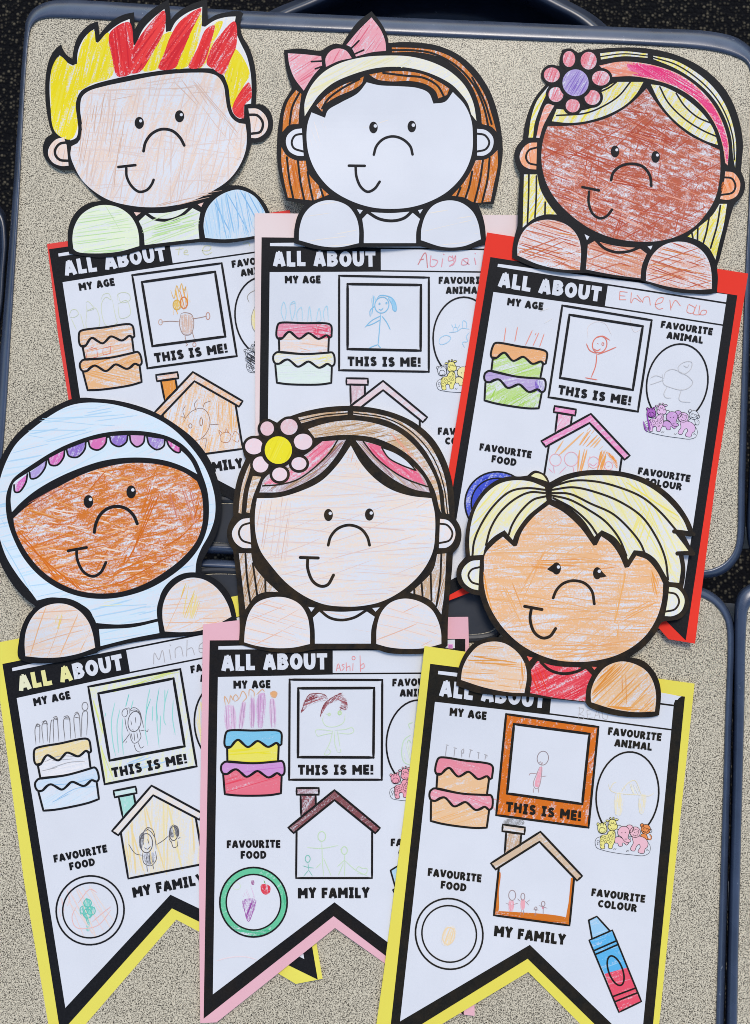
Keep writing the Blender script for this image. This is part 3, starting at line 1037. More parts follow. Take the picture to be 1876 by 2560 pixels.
# ================================================================== 1. boy with spiky red and yellow hair
Z1 = crop(100, 590, 2.95); H1 = crop(0, 0, 2.065)
b = Banner('red backed banner of a boy with spiky red and yellow hair, green and blue hands', M_BOY, '#d8433f',
    "118,610* 725,525* 760,760* 792,1330* 760,1310* 520,1200* 300,1420* 200,1420* 172,1000* 146,840*", (420, 800), [(690, 540, 2.5, 60)])
b.title()
OR = '#d98b3e'
p = b.age((('#d9a066', .6, 0), ('#e0a878', .55, 5), ('#dd9a50', .65, 10), ('#dfa260', .6, -20)))
kid(p, Z1, "215,590 235,545 270,545 285,575 250,600 218,596|232,610 270,690|300,575 330,690|340,490 355,482 385,510 400,535 345,555|345,545 350,680 437,665 410,530 350,545 345,500|450,470 470,430 510,425 525,470 490,450 455,500 490,660 570,640 560,600 535,470|575,500 640,475 665,580 595,605 575,500|570,470 575,430 620,415 660,430 665,470 600,490 580,440", '#c8d2bc', 4)
kid(p, Z1, "350,845 420,825* 425,890* 348,902 350,845|365,830 400,815|465,830 522,812* 520,865* 470,875 465,830", '#cf6f66', 4)
p = b.frame()
scrib(p, Z1, "985,400 1040,380 1090,390 1112,470 1090,540 1040,560 990,600 980,500", ['#e3b25c', '#e8c688', '#d98f4a'], 80, 3.6, 2.2, .6)
kring(p, Z1, 1010, 508, 27, 36, '#c9a44e', 7); kring(p, Z1, 1063, 492, 26, 42, '#cf7d45', 8)
scrib(p, Z1, "990,480 1035,480 1035,540 990,540", ['#d8bb63'], 80, 3, 2, .8)
kid(p, Z1, "965,400 990,460 1010,365 1028,410 1045,350 1062,405 1078,372 1070,420", '#d6b067', 6)
kid(p, Z1, "1040,575 1030,650 1060,725 1110,725 1135,660 1120,580 1060,565 1040,575|1030,632 960,628 890,635|1120,612 1180,602 1235,590|1070,728 1075,770|1122,700 1140,760|1075,790 1090,800 1075,812", '#9c7f76', 5)
scrib(p, Z1, "1045,585 1115,580 1128,660 1108,720 1062,720 1037,650", ['#c6a99c', '#d5bfb8'], 85, 4, 2, .7)
kring(p, Z1, 890, 635, 14, 20, '#c3a59a', 5); kring(p, Z1, 1240, 590, 14, 26, '#b98f84', 6); kring(p, Z1, 1140, 800, 12, 15, '#b98f84', 5)
p = b.house(('#e2b48c', .5, 30), ('#dc923f', .9, 80), ('#e3b9a0', .4, 0), ('#e3b684', .45, 70))
kid(p, Z1, "1040,1330 1075,1340|1060,1370 1110,1300 1190,1270 1235,1300 1255,1380 1230,1450 1180,1500 1130,1510|1075,1345 1055,1290 1075,1250|1155,1290 1140,1240 1165,1205|1205,1265 1215,1235 1265,1215|1250,1388 1320,1390|1195,1500 1225,1490 1215,1590", '#8a6a5c', 4)
kring(p, Z1, 1190, 1370, 10, 30, '#9a6f50', 5); kring(p, Z1, 1110, 1400, 12, 16, '#a07f6c', 5)
kid(p, Z1, "1330,1480 1345,1455 1395,1450 1410,1480 1390,1520 1340,1515 1330,1480|1345,1455 1320,1430 1335,1480|1370,1450 1375,1420 1390,1455|1420,1480 1440,1440 1470,1470 1460,1520 1420,1500", '#b0734c', 4)
scrib(p, Z1, "1310,1210 1420,1230 1440,1440 1320,1430", ['#dfa25c', '#e5b781'], 88, 6, 2.2, .6)
p = b.animal((None, None, None, None, None))
kid(p, Z1, "1545,490 1530,450 1550,420 1600,395|1585,520 1560,600 1570,680 1600,720", '#8f8a84', 4)
scrib(p, Z1, "1585,540 1620,560 1620,700 1590,700 1562,620", ['#e8e0a8'], 80, 4, 2.5, .8)
scrib(p, Z1, "1520,850 1600,830 1640,1000 1560,1000 1520,960", ['#2a2a2e', '#44444a'], 30, 3.5, 1.8, .6, 16)
b.writing(Z1, "1000,100 1060,92|1030,85 1022,140|1062,122 1088,118 1085,102 1066,112 1064,132 1098,138|1195,108 1250,105 1262,78 1215,75 1200,110 1225,138 1270,120|1500,55 1540,50 1550,75", '#ccd0b4', 6)
h = Head(b, H1, "272,690* 255,640 240,560 234,460 240,370 258,300 285,255 316,228* 330,262 350,288 374,302* 382,250 400,195 430,155 465,125 508,110* 514,180* 545,140 590,100 640,75 693,63* 697,150* 720,112 760,70 810,32 872,-4* 878,50 882,102* 910,70 960,35 1020,10 1070,-4* 1074,100* 1120,75 1180,62 1235,56 1258,70* 1246,100 1242,140 1255,190 1285,240 1310,310 1322,380 1326,460 1322,538* 1355,540 1395,575 1411,635 1398,690 1355,730 1300,738* 1280,800 1245,868 1200,925 1168,958* 1240,958 1300,982 1350,1025 1385,1080 1402,1140 1405,1215* 1310,1234 1180,1254 1060,1250 1030,1250* 880,1268 735,1289* 640,1318 510,1330 420,1320 357,1309* 350,1240 355,1175 377,1118 420,1070 470,1045 525,1036* 470,985 420,925 378,876* 320,878 265,852 228,805 223,755 240,712",
    [(160, 400, 2.0, 60), (400, 20, 2.5, 90), (660, 500, 1.5, 70)])
p = h.sub('hair')
hp = p.fill("285,680* 268,600 258,500 260,400 278,330 310,285* 335,315 380,340* 398,338* 405,260 440,190 487,150* 490,215* 512,222* 560,165 620,120 670,98* 680,225* 700,235* 740,150 790,95 850,46* 858,165* 882,160* 910,110 970,65 1045,35* 1042,135* 1060,138* 1110,105 1170,88 1218,85* 1212,140 1235,205 1275,290 1295,380 1300,470 1297,535* 1262,540* 1260,610* 1235,612 1205,585 1190,530 1180,450 1155,390 1110,358 1040,352 900,357 760,375 600,405 480,438 420,470 395,520 395,600 405,660 395,710 365,725* 345,690*", crayon('#f0f0ee', .5, 80), 1)
YE = ['#f3e414', '#eadb00', '#f6ea3c']; RE = ['#d9252b', '#e23a3c', '#cc1d2c']
for q in ("285,680 262,480 270,350 310,290 370,340 398,330 405,470 392,540 400,660 365,720", "398,335 440,195 485,155 500,222 560,168 580,390 480,430 405,465", "830,190 890,165 850,330 760,370 730,360", "1035,60 1042,130 965,345 900,350 960,180", "1110,120 1150,110 1090,250 1050,345 1020,350 1080,200", "1210,250 1290,380 1260,440 1200,560 1180,450 1160,380"):
    pl = p.poly(q)
    p.fill([tuple(v) for v in pl], crayon('#f4e50c', .68, 75), 1.4, raw=True)
    p.hatch(pl, YE, -76, 6, 5, 2, .6, angj=6)
for q, an in (("568,170 668,115 690,240 685,370 610,395 580,300", 78), ("690,250 740,165 848,55 850,150 790,270 720,372 670,375 680,300", -55), ("880,190 930,110 1040,42 985,170 930,300 905,350 820,355 850,270", -58), ("1065,150 1108,130 1095,200 1040,345 975,348 1020,250", -68), ("1130,190 1212,110 1222,230 1190,310 1155,385 1100,355 1068,330 1090,250", -58), ("1200,560 1285,425 1300,500 1262,545 1258,610 1220,600", -50)):
    pl = p.poly(q)
    p.fill([tuple(v) for v in pl], crayon('#d8242c', .74, -an), 2.6, raw=True)
    p.hatch(pl, RE, an, 5.5, 5.5, 3.1, .7, angj=7)
SK1 = '#c6a08a'
h.face("370,755* 365,800 385,860 425,930 490,990 570,1035 680,1062 790,1070 900,1060 1010,1030 1100,985 1180,930 1235,860 1268,780 1275,700 1268,640* 1230,633 1195,605 1175,560 1165,500 1155,440 1125,395 1080,378 1000,375 900,380 780,395 660,420 540,445 460,470 425,500 415,560 425,650 420,710 400,740*", '#dfcabf', .46, 72,
    [([blend(SK1, .5), blend(SK1, .7)], -80, 6, 2, .5, 110), ([blend(SK1, .6)], 3, 10, 2, .35, 110), ([blend(SK1, .55)], -60, 16, 2, .25, 90)])
q_ = h.subs[-1]
q_.hatch(q_.poly("470,520 620,470 640,700 600,980 460,930 400,820"), [blend(SK1, .2), blend(SK1, .45)], -83, 6, 2, 2, .45, maxlen=120)
q_.hatch(q_.poly("540,450 900,400 1090,400 1120,470 800,470 560,520"), [blend(SK1, .3), blend(SK1, .5)], -6, 6, 2, 2, .5, maxlen=120)
q_.hatch(q_.poly("900,420 1080,440 1150,560 1240,680 1200,780 1080,620"), [blend(SK1, .35)], 50, 7, 2, 2, .5, maxlen=110)
q_.hatch(q_.poly("480,970 700,1040 1000,1010 1180,900 1250,760 1200,950 1000,1045 700,1058"), [blend(SK1, .2)], -10, 6, 2, 2, .5, maxlen=110)
for d, arc in (("330,708* 290,720 255,760 250,800 275,840 320,857 355,855* 350,800 345,750*", "345,735 310,742 287,770 287,800 310,825 355,830"), ("1283,560* 1330,562 1370,595 1385,640 1370,685 1330,712 1298,712* 1295,640*", "1285,592 1330,596 1358,635 1345,680 1300,690")):
    h.patch('ear', d, '#e3cfc8', .6, 80, [([blend(SK1, .3)], -80, 6, 1.8, .5)], lines=arc, lw=11)
h.eye(720, 634, 24, 31, 727, 624, 8); h.eye(928, 600, 24, 31, 937, 592, 8)
h.line('nose', "742,780 752,735 785,690 835,667 890,675 930,710 952,750", 12)
h.line('mouth', "612,862 700,852|653,868 655,910 680,960 720,990 760,980 785,950 794,928", 11)
p = h.patch('shirt', "762,1100* 860,1098 985,1070* 1035,1095* 1025,1160 1030,1232* 890,1248 748,1265* 740,1190 718,1142*", '#dcead0', .5, 20, lines="755,1102 800,1130 870,1136 930,1117 988,1070", lw=13)
p.hatch(p.poly("790,1180 880,1140 1000,1110 1015,1170 900,1195 790,1240"), ['#a6d384', '#b9dba0'], -15, 5, 3, 3, .75)
p.hatch(p.poly("762,1100* 860,1098 985,1070* 1035,1095* 1030,1232* 748,1265* 718,1142*"), ['#c4dfb2'], -20, 8, 2.4, 2.8, .5)
p.fill("692,1095* 728,1098* 705,1115*", flat('#e8c9c4'), 1.5, smooth=False); p.fill("1022,1055* 1052,1045* 1040,1068*", flat('#e8c9c4'), 1.5, smooth=False)
h.patch('hand', "380,1285* 375,1230 385,1170 420,1110 480,1070 540,1058 610,1070 670,1110 705,1165 718,1220 720,1270* 620,1298 500,1308 400,1300", '#dcead2', .6, 10, [(['#c3dfb4', '#b5d8a2'], -8, 7, 2.2, .6), (['#b9d6a6'], 60, 18, 2, .3)])
h.patch('hand', "1060,1228* 1052,1160 1070,1080 1120,1020 1190,985 1240,980 1310,1010 1350,1060 1378,1120 1384,1205* 1250,1228 1150,1235", '#bcd6ee', .6, 80, [(['#8cbbe6', '#9fc6ea', '#b2d0ee'], 80, 5, 2.6, .7), (['#7fb2e2'], 60, 14, 2.2, .4)])
h.finish(); b.finish()

# ================================================================== 2. girl with a pink bow
Z2 = crop(620, 590, 2.581); H2 = crop(600, 0, 2.065)
b = Banner('pale pink backed banner of a girl with brown bob hair and a pink bow', M_ABI, '#e9d6dc',
    "637,533* 1296,538* 1300,760* 1290,1440* 1130,1440* 967,1310* 800,1440* 655,1440* 639,1100*", (950, 800))
b.title()
p = b.age((('#dc6f90', .65, 5), ('#ecd0c0', .55, 0), ('#e8e4b4', .45, 10), ('#cfe3dc', .65, 5)))
scrib(p, Z2, "420,580 530,580 530,650 480,660 420,620", ['#d9486c', '#de6484'], 10, 4, 2.6, .7)
scrib(p, Z2, "340,680 520,680 515,735 330,740", ['#e6b79c', '#ecc8b4'], 5, 5, 2, .6)
scrib(p, Z2, "440,790 545,770 545,800 470,810", ['#e6df8a'], -10, 4, 2.6, .7)
kid(p, Z2, "235,550 215,480 232,425 248,480 238,552|285,550 275,440 300,420 305,480 285,550|320,550 318,490 345,460 352,548|385,552 398,455 412,550|440,548 460,465 470,545 440,548|495,550 488,490 510,450 520,545|232,425 240,440|345,460 350,475|510,450 512,470|278,440 312,430", '#a9d2ec', 5)
p = b.frame()
BL = '#7cb9e2'
kring(p, Z2, 865, 445, 45, 52, BL, 6, 15)
kid(p, Z2, "808,380 810,420 800,510|820,450 790,480 790,520|830,410 850,385 890,385 930,400 955,440 955,485 940,480 930,440 905,400|857,500 850,600 840,710|857,515 800,545 755,590|855,540 810,565 770,580|865,515 895,555 920,605|840,700 800,715 780,725|840,700 850,715 860,722|845,470 860,478 875,462", BL, 6)
scrib(p, Z2, "905,395 940,410 958,450 952,488 935,470 925,430", ['#8fc4e8', '#a9d0ec'], 70, 3, 2.2, .8)
scrib(p, Z2, "805,385 850,395 815,450 795,520 790,470", ['#a5d0ec'], 80, 5, 2, .6)
for x, y in ((850, 437), (895, 432)): kring(p, Z2, x, y, 4, 5, BL, 5)
p = b.house(('#d8c2cc', .6, 35), ('#c9aebc', .65, 80), ('#d8c4d0', .6, 0), None, text=False)
p = b.animal((None, '#eee98e', '#efe9b0', None, None))
kid(p, Z2, "1235,690 1240,660 1280,640 1310,655 1290,685 1245,700 1235,690|1300,622 1350,615 1380,595 1430,600|1325,615 1330,590 1350,590 1355,610|1315,570 1325,590|1340,565 1342,588|1370,570 1358,590|1385,590 1390,545 1410,555 1412,590|1430,620 1410,650 1420,680 1385,685 1400,720", '#a5cdee', 5)
p = b.colour(None, None, text=True, pencil=False)
b.writing(Z2, "1098,185 1145,108 1160,205|1108,155 1135,148", '#c77f86', 6)
b.writing(Z2, "1182,125 1180,195 1205,195 1225,160 1190,150|1258,145 1250,200|1262,115 1268,122|1320,140 1300,130 1295,160 1330,150 1340,125 1338,165 1300,195|1320,125 1330,180 1300,195|1385,150 1380,185 1415,180 1420,145 1390,150 1430,185|1462,140 1472,185|1465,110 1470,116", '#d79aac', 6)
h = Head(b, H2, "228,258* 310,250 420,260 455,238 490,226 528,230* 560,178 610,112 680,58* 730,120 760,180 768,222* 830,217 930,220 1030,238 1130,283 1220,362 1290,468 1330,578 1350,680 1358,780 1348,870 1330,970 1310,1055* 1228,1050* 1252,1110 1266,1170 1272,1262* 1160,1290 1040,1293 930,1272* 745,1274 610,1276* 506,1290 392,1285 280,1256* 282,1180 300,1110 335,1056* 240,1035* 215,950 195,850 192,740 200,640 222,540 270,455* 245,380 232,310",
    [(930, 40, 2.0, 60), (700, 500, 2.5, 70), (1240, 480, 2.5, 70)])
OB = ['#c46c18', '#ba5e10', '#d48a3c']
def hairpatch(d, ln):
    p = h.patch('hair', d, '#c87420', .70, 75, [(OB, 78, 5, 2.4, .5)], lines=ln, lw=9)
hairpatch("785,245* 900,248 1010,262 1110,305 1200,390 1265,490 1300,590 1325,680* 1300,655 1250,640* 1240,560 1200,450 1130,360 1030,295 920,270 785,270*", "785,259 900,260 1000,277 1120,342 1210,442 1262,560 1282,650|1200,400 1262,520 1300,640")
hairpatch("290,465* 318,485* 308,560 303,640* 255,645 220,680* 228,590 250,520", "306,482 272,550 257,640")
hairpatch("215,760* 240,800 290,828 340,830* 352,890 400,950 460,1005* 380,1035* 330,1030 248,1020* 228,930 215,840", "243,812 255,920 276,1024|300,830 312,930 332,1032|350,888 362,960 378,1036|412,958 430,1012")
hairpatch("1330,775* 1332,850 1310,960 1295,1040* 1210,1045 1160,1020 1095,1010* 1150,950 1195,880 1218,828* 1270,822 1305,800", "1290,815 1278,930 1252,1042|1255,828 1240,930 1212,1045|1200,885 1185,960 1165,1022|1140,968 1122,1012")
p = h.patch('headband', "335,600* 335,530 365,450 430,375 520,325 640,295 760,287 880,292 990,320 1080,365 1160,440 1205,530 1222,625* 1195,590* 1175,530 1120,460 1085,430 1010,390 920,360 820,345 700,352 580,385 480,430 410,490 370,545", '#f1f0de', .6, 30)
p.hatch(p.poly("340,590 340,530 370,455 435,380 520,332 640,302 760,294 880,300 900,345 700,345 580,378 475,425 405,485 365,540"), ['#eeecc0', '#f0edc8'], -25, 5, 3.4, 2.4, .6)
for d, ln in (("640,395* 610,410 530,440 450,490 395,545* 425,577* 440,540 500,500 590,460 630,430", "618,408 530,455 455,512 425,560"), ("668,385* 740,372 850,368 950,385 1040,430 1082,458* 1070,490* 1025,508* 1010,470 960,435 880,418 780,420 710,410", "740,376 850,390 950,402 1020,442 1055,500")):
    hairpatch(d, ln)
p, pl = h.face("370,580* 440,608* 455,570 520,530 610,480 655,425* 720,440 820,445 920,455 975,480 1000,535* 1060,525 1100,475* 1160,540 1195,620 1203,700 1200,780 1180,850 1140,920 1070,990 980,1040 880,1070 780,1078 680,1070 570,1035 470,975 400,895 360,810 345,720 350,640", None, 0, 0)
p.hatch(p.poly("470,740 760,610 900,570 890,600 700,690 520,740"), ['#eadfd6', '#ebe4dc'], -18, 9, 1.6, 1.4, .5)
p.hatch(p.poly("380,620 440,620 430,760 370,760"), ['#e6e0e2'], 70, 9, 1.6, 1.4, .5)
p = h.sub('bow')
for d, a in (("248,275* 330,280 420,290* 425,340* 380,390 330,468* 280,400 255,330", -35), ("680,90* 725,150 750,210 755,262* 680,270 600,292* 575,245 550,232* 610,160", -55), ("445,345* 443,300 470,262 510,250 550,262 578,300* 510,315", -60)):
    pl = p.fill(d, crayon('#e6a3b4', .7, -a), 1.5); p.hatch(pl, ['#de7f98', '#e08fa4', '#d96c86'], a, 5, 2.4, 2, .6)
p.lines("370,318 425,315|390,355 428,342|575,250 615,210|590,280 640,258", 9, h.ink, 3)
for d, arc in (("320,663* 280,670 245,700 238,735 255,780 295,803 330,805* 325,740", "327,690 285,700 268,735 280,765 327,782"), ("1225,665* 1270,672 1305,705 1310,740 1295,780 1260,803 1225,803*", "1226,690 1265,698 1288,735 1270,770 1226,782")):
    q = h.patch('ear', d, None, lines=arc, lw=9, L=3)
h.eye(690, 658, 22, 30, 700, 650, 9); h.eye(888, 653, 22, 30, 896, 646, 9)
h.line('nose', "692,798 705,755 740,718 790,704 840,718 880,755 892,797", 11)
h.line('mouth', "563,855 645,856|598,862 602,910 625,965 660,990 695,975 722,938", 11)
p = h.patch('shirt', "665,1095* 780,1100 885,1092* 930,1130* 912,1190 910,1255* 640,1255* 640,1190 632,1130*", None, lines="660,1095 720,1130 790,1140 850,1125 890,1090", lw=13)
for d in ("605,1080* 635,1085* 620,1105*", "920,1085* 945,1080* 930,1103*"): p.fill(d, WHITE, 1.5, smooth=False)
for d in ("305,1240* 308,1180 330,1110 375,1060 440,1035 500,1038 560,1065 600,1120 615,1180 615,1255* 520,1275 430,1272", "935,1240* 938,1180 960,1110 1000,1060 1070,1035 1140,1045 1200,1090 1230,1150 1245,1235* 1150,1272 1050,1275"):
    h.patch('hand', d, None, hat=[(['#ece7e4', '#eeeae6'], -10, 14, 1.8, .4)])
h.finish(); b.finish()

# ================================================================== 3. girl with the red-brown face
Z3 = crop(1180, 640, 2.3736); H3 = crop(1200, 80, 2.4438)
b = Banner('red backed banner of a girl with a red brown face and yellow hair', M_EME, '#f0392a',
    "1218,581* 1871,684* 1830,940* 1790,1200* 1738,1609* 1672,1598* 1470,1370* 1105,1508* 1080,1500* 1124,1161* 1180,817*", (1450, 1000), [(1738, 1620, 5, 70), (1090, 1540, 2.5, 60)])
b.title()
p = b.age((('#e0944c', .75, 20), ('#a5cf5e', .6, 25), ('#a08ac8', .7, 20), ('#a3cc62', .55, 40)))
scrib(p, Z3, "85,770 200,800 390,830 385,900 90,850", ['#9ccb52', '#b4d884'], -60, 7, 2.8, .5, ml=60)
scrib(p, Z3, "380,740 425,740 425,810 385,800", ['#7a5cc0', '#8d70c8'], 80, 3, 2.6, .8)
kid(p, Z3, "203,422 190,515|272,420 255,510|360,440 318,530|398,455 362,535|430,460 402,540|383,455 375,470", '#dd9086', 5)
kid(p, Z3, "430,400 480,370|400,330 460,310|440,600 460,605", '#dcdce0', 3)
p = b.frame()
DR = '#d4766a'
kring(p, Z3, 759, 525, 42, 50, DR, 6, 20)
kid(p, Z3, "740,485 775,475 820,500|742,580 735,650 708,722|672,722 705,728 745,735|740,578 700,560 680,520|745,585 800,565 858,540|725,550 745,562 765,550|745,518 752,522", DR, 6)
kring(p, Z3, 778, 522, 6, 8, DR, 4)
kid(p, Z3, "690,490 690,420 740,390 790,400 830,470|935,350 965,450 1010,430", '#dcd5dc', 3)
PK = '#e08ac0'
p = b.house((PK, .65, 30), ('#e5a5c8', .6, 60), (PK, .7, 10), None, text=False)
scrib(p, Z3, "470,1150 640,1040 720,1010 770,1080 800,1150 600,1130 560,1200", ['#e0a060', '#e8b684'], -50, 8, 3, .55)
scrib(p, Z3, "640,1150 700,1150 680,1290 630,1290", ['#e3a666'], -80, 5, 3.2, .6); scrib(p, Z3, "770,1150 800,1150 780,1280 745,1280", ['#e09c55'], -75, 5, 3.2, .6); scrib(p, Z3, "800,1160 860,1210 862,1260 820,1200", ['#e09040'], 55, 4, 3, .7)
for x, y, r in ((497, 1210, 34), (590, 1205, 40), (722, 1225, 32), (812, 1245, 24)): kring(p, Z3, x, y, r, r*1.05, '#e3a4b4', 4)
kid(p, Z3, "485,1245 490,1290|455,1260 480,1285|560,1250 520,1290|600,1245 610,1300|700,1230 722,1245 745,1225|805,1250 820,1245", '#dca0bc', 4)
p = b.food(None, crayon('#3a4fd0', .9, 60))
p.ell(332, 1555, 192, 198, crayon('#4a5fd6', .7, 60), .8, n=48)
kid(p, Z3, "60,1330 100,1310|30,1360 60,1400", '#2f3fc0', 10, 3)
p = b.animal(('#a65fbf', '#d9b6e2', '#c59ad6', '#d6b4e0', None))
scrib(p, Z3, "1030,930 1090,930 1070,1040 1025,1040", ['#8f3fb0', '#a860c4'], 75, 4, 2.4, .6, L=13)
GY = '#b9bcc6'
kid(p, Z3, "1230,690 1225,660 1260,630 1305,630 1300,670 1260,700 1230,690|1140,730 1150,690 1190,672 1240,690 1290,720 1312,750 1290,780 1250,795 1180,780 1140,760 1130,700|1140,725 1090,710 1060,725|1140,735 1100,750 1055,765|1160,775 1140,820 1150,840 1185,842|1245,790 1230,850 1240,862 1298,868|1255,650 1280,660 1290,640", GY, 4)
p = b.colour(None, None, text=True, pencil=False)
b.writing(crop(1380, 720, 3.591), "612,30 608,105|612,30 680,38|610,68 660,72|608,105 668,105|715,40 712,135 740,90 800,125|765,62 815,125|815,130 830,85 870,80 885,155|925,150 990,125 1000,85 950,100 930,160 960,190 1000,180|1060,105 1070,200|1070,180 1110,110 1155,160|1225,150 1215,215 1265,225 1285,180 1230,145|1300,150 1275,235 1330,240|1330,155 1325,235 1380,235 1390,205 1350,200 1330,240", '#dd8a80', 6)
h = Head(b, H3, "500,128* 500,112 520,104 545,102 575,112 600,126* 700,106 800,97 920,94 1050,104 1180,133 1300,183 1400,248 1490,338 1550,440 1590,560 1608,680 1602,780 1595,850* 1612,890 1622,940 1605,1000 1560,1045* 1545,1080 1520,1170 1490,1290 1465,1390* 1450,1430 1455,1500 1449,1590* 1400,1602 1320,1600 1187,1587 1070,1553 1010,1528 980,1516* 800,1497 660,1473* 507,1470 362,1447 280,1418 198,1380* 200,1320 212,1250 230,1185* 234,1080 240,960 247,868* 220,810 210,752 225,700 264,655* 272,580 300,480 345,390 405,318* 383,285 380,248 402,215 440,203 487,207* 488,165",
    [(1300, 400, 2.0, 60), (1830, 560, 3.0, 70), (1560, 110, 1.5, 80)])
YH = ['#eade34', '#eee67c', '#e6d828']
def yh(d, ln=None, part=None, cov=.55, lw=8):
    return h.patch('hair', d, '#ece04a', cov-.08, 60, [(YH, -55, 6, 2.8, .45)], lines=ln, lw=lw, part=part)
yh("1060,145* 1180,170 1290,225 1400,310 1480,410 1535,530 1565,680 1560,830* 1548,760 1535,640 1500,530 1430,410 1330,310 1200,225 1060,165*", "1060,155 1200,200 1330,285 1430,385 1500,500 1545,640 1556,780", lw=7)
yh("735,130* 880,118 1025,132* 1025,158* 880,148 740,168*", "738,150 880,133 1025,146", lw=6)
yh("420,330* 350,420 315,520 297,645* 325,645* 335,560 370,460 410,370", None)
p = h.patch('headband', "730,205* 850,182 960,185 1090,210 1220,260 1340,345 1430,450 1490,570 1520,690 1515,815* 1500,800* 1485,700 1450,590 1390,490 1300,400 1180,330 1050,290 930,270 800,275*|455,450* 410,440 370,530 345,645* 365,648* 385,580 420,510", '#e89a86', .6, 20)
p.hatch(p.poly("740,215 850,192 960,193 970,262 800,268"), ['#e58c78', '#e9a493'], 10, 5, 3, 2.4, .6)
pl = p.poly("900,195 1090,215 1215,265 1335,350 1425,455 1485,575 1515,690 1512,800 1490,700 1455,590 1395,485 1305,395 1185,325 1050,282 930,255")
p.fill([tuple(v) for v in pl], crayon('#e0337e', .68, -30), 2.2, raw=True)
p.hatch(pl, ['#df2a76', '#e44a8c', '#e76fa2'], 32, 5, 3, 2.7, .6)
p.hatch(p.poly("450,455 412,450 375,530 350,640 365,640 385,575 420,505"), ['#e58c78', '#e9a493'], -70, 4, 2.6, 2.4, .6)
yh("1000,305* 830,305* 740,360 740,430 620,480 470,470* 440,545* 540,555 650,545 780,505 890,445 955,380", "920,305 850,390 760,450 650,495 470,510|835,305 790,340 735,365")
yh("1045,320* 1110,330 1200,370 1300,440 1380,520 1430,600 1455,690* 1380,665 1280,610 1180,530 1100,430", "1100,335 1150,430 1250,530 1360,600 1450,640|1200,375 1250,450 1330,520 1420,560", cov=.5)
yh("270,870* 350,870* 370,960 420,1050 470,1115* 400,1115 330,1140 262,1195*", "300,870 298,1000 291,1170|346,880 345,1000 337,1132|400,1040 398,1115", lw=9)
yh("1510,1050* 1490,1180 1460,1300 1440,1390* 1400,1320 1340,1275 1270,1250* 1340,1190 1420,1120 1465,1050*", "1470,1060 1450,1180 1410,1320|1400,1140 1385,1220 1365,1292|1332,1196 1330,1270|1295,1225 1302,1258", lw=9)
RB = '#b0462c'
h.face("415,575* 540,573 650,560 790,520 920,440 1020,345* 1070,420 1160,530 1280,630 1400,690 1465,720* 1470,800 1465,900 1440,1010 1390,1100 1310,1190 1200,1250 1080,1278 960,1280 820,1260 690,1210 570,1130 470,1030 410,930 380,820 378,720 395,630", '#b0583f', .60, -20,
    [(['#b85a40', '#c88470', '#d8a69a'], 22, 6, 2.4, .42, 90), ([RB, '#c47a66'], -35, 10, 2.2, .38, 90), (['#b4523a', '#cc8e80'], -75, 13, 2.2, .35, 70), (['#a83c26', '#b04a34'], 18, 17, 2.2, .35, 110)], waxy=True)
p = h.subs[-1]
p.hatch(p.poly("520,720 760,760 1100,900 1120,980 900,960 700,860 540,780"), ['#a83e26', '#b04c34'], 20, 5, 3, 2.2, .6, angj=10)
p.hatch(p.poly("900,620 1100,560 1240,680 1200,720 1000,700"), ['#b04a34'], 25, 7, 2.6, 2.2, .5, angj=12)
for d, arc in (("350,675* 300,680 260,715 243,760 260,810 300,835 345,840*", "350,705 300,722 282,765 300,800 347,812"), ("1500,852* 1550,860 1588,910 1590,950 1570,1000 1520,1025 1468,1020* 1490,930", "1494,888 1540,895 1562,940 1545,980 1476,995")):
    h.patch('ear', d, '#e6a07a', .7, 80, [(['#e08a5c', '#e49a70'], 80, 5, 2.4, .6)], lines=arc, lw=10, L=3)
h.subs[-1].hatch(h.subs[-1].poly("1492,895 1535,905 1550,940 1535,975 1480,985"), ['#e07a34'], 70, 4, 3, 3.7, .8)
h.eye(826, 730, 26, 36, 837, 720, 9); h.eye(1074, 763, 26, 36, 1085, 752, 9)
h.line('nose', "802,905 815,860 860,820 930,805 1000,825 1040,880 1048,940", 14)
h.line('mouth', "627,947 728,968|668,975 665,1040 690,1110 735,1138 775,1125 808,1085", 13)
p = h.sub('flower')
PT_ = [(545, 165, 35, 45), (665, 175, 45, 50), (740, 282, 50, 42), (688, 400, 44, 42), (568, 450, 40, 38), (465, 382, 42, 42), (440, 262, 45, 42)]
for x, y, rx, ry in PT_: p.ell(x, y, rx+21, ry+21, h.ink, 5)
p.ell(585, 310, 105, 105, h.ink, 5)
for x, y, rx, ry in PT_:
    pl = p.ell(x, y, rx*1.08, ry*1.08, crayon('#dc8292', .6, 70), 6); p.hatch(pl, ['#cf4f6c', '#d66a80'], -70, 5, 2.6, 6.5, .6)
p.ell(585, 310, 103, 103, h.ink, 7)
pl = p.ell(585, 310, 80, 82, crayon('#a596d2', .68, 60), 8); p.hatch(pl, ['#7f66c0', '#9684cc'], -60, 5, 2.6, 8.5, .55)
SB = [(['#b5573e', '#c0735c'], 18, 6, 2.6, .55), (['#bd6a52'], -20, 11, 2.4, .4), (['#cc8048'], 10, 16, 2.6, .35)]
p = h.patch('shirt', "705,1275* 820,1305 975,1320* 1020,1355* 990,1430 982,1505* 800,1480 648,1450* 655,1370 660,1300*", '#cf9078', .6, -15, SB, lines="712,1275 760,1320 830,1345 910,1340 982,1313", lw=14)
for d in ("640,1235* 670,1250* 655,1272*", "1025,1310* 1055,1305* 1045,1330*"): p.fill(d, WHITE, 1.5, smooth=False)
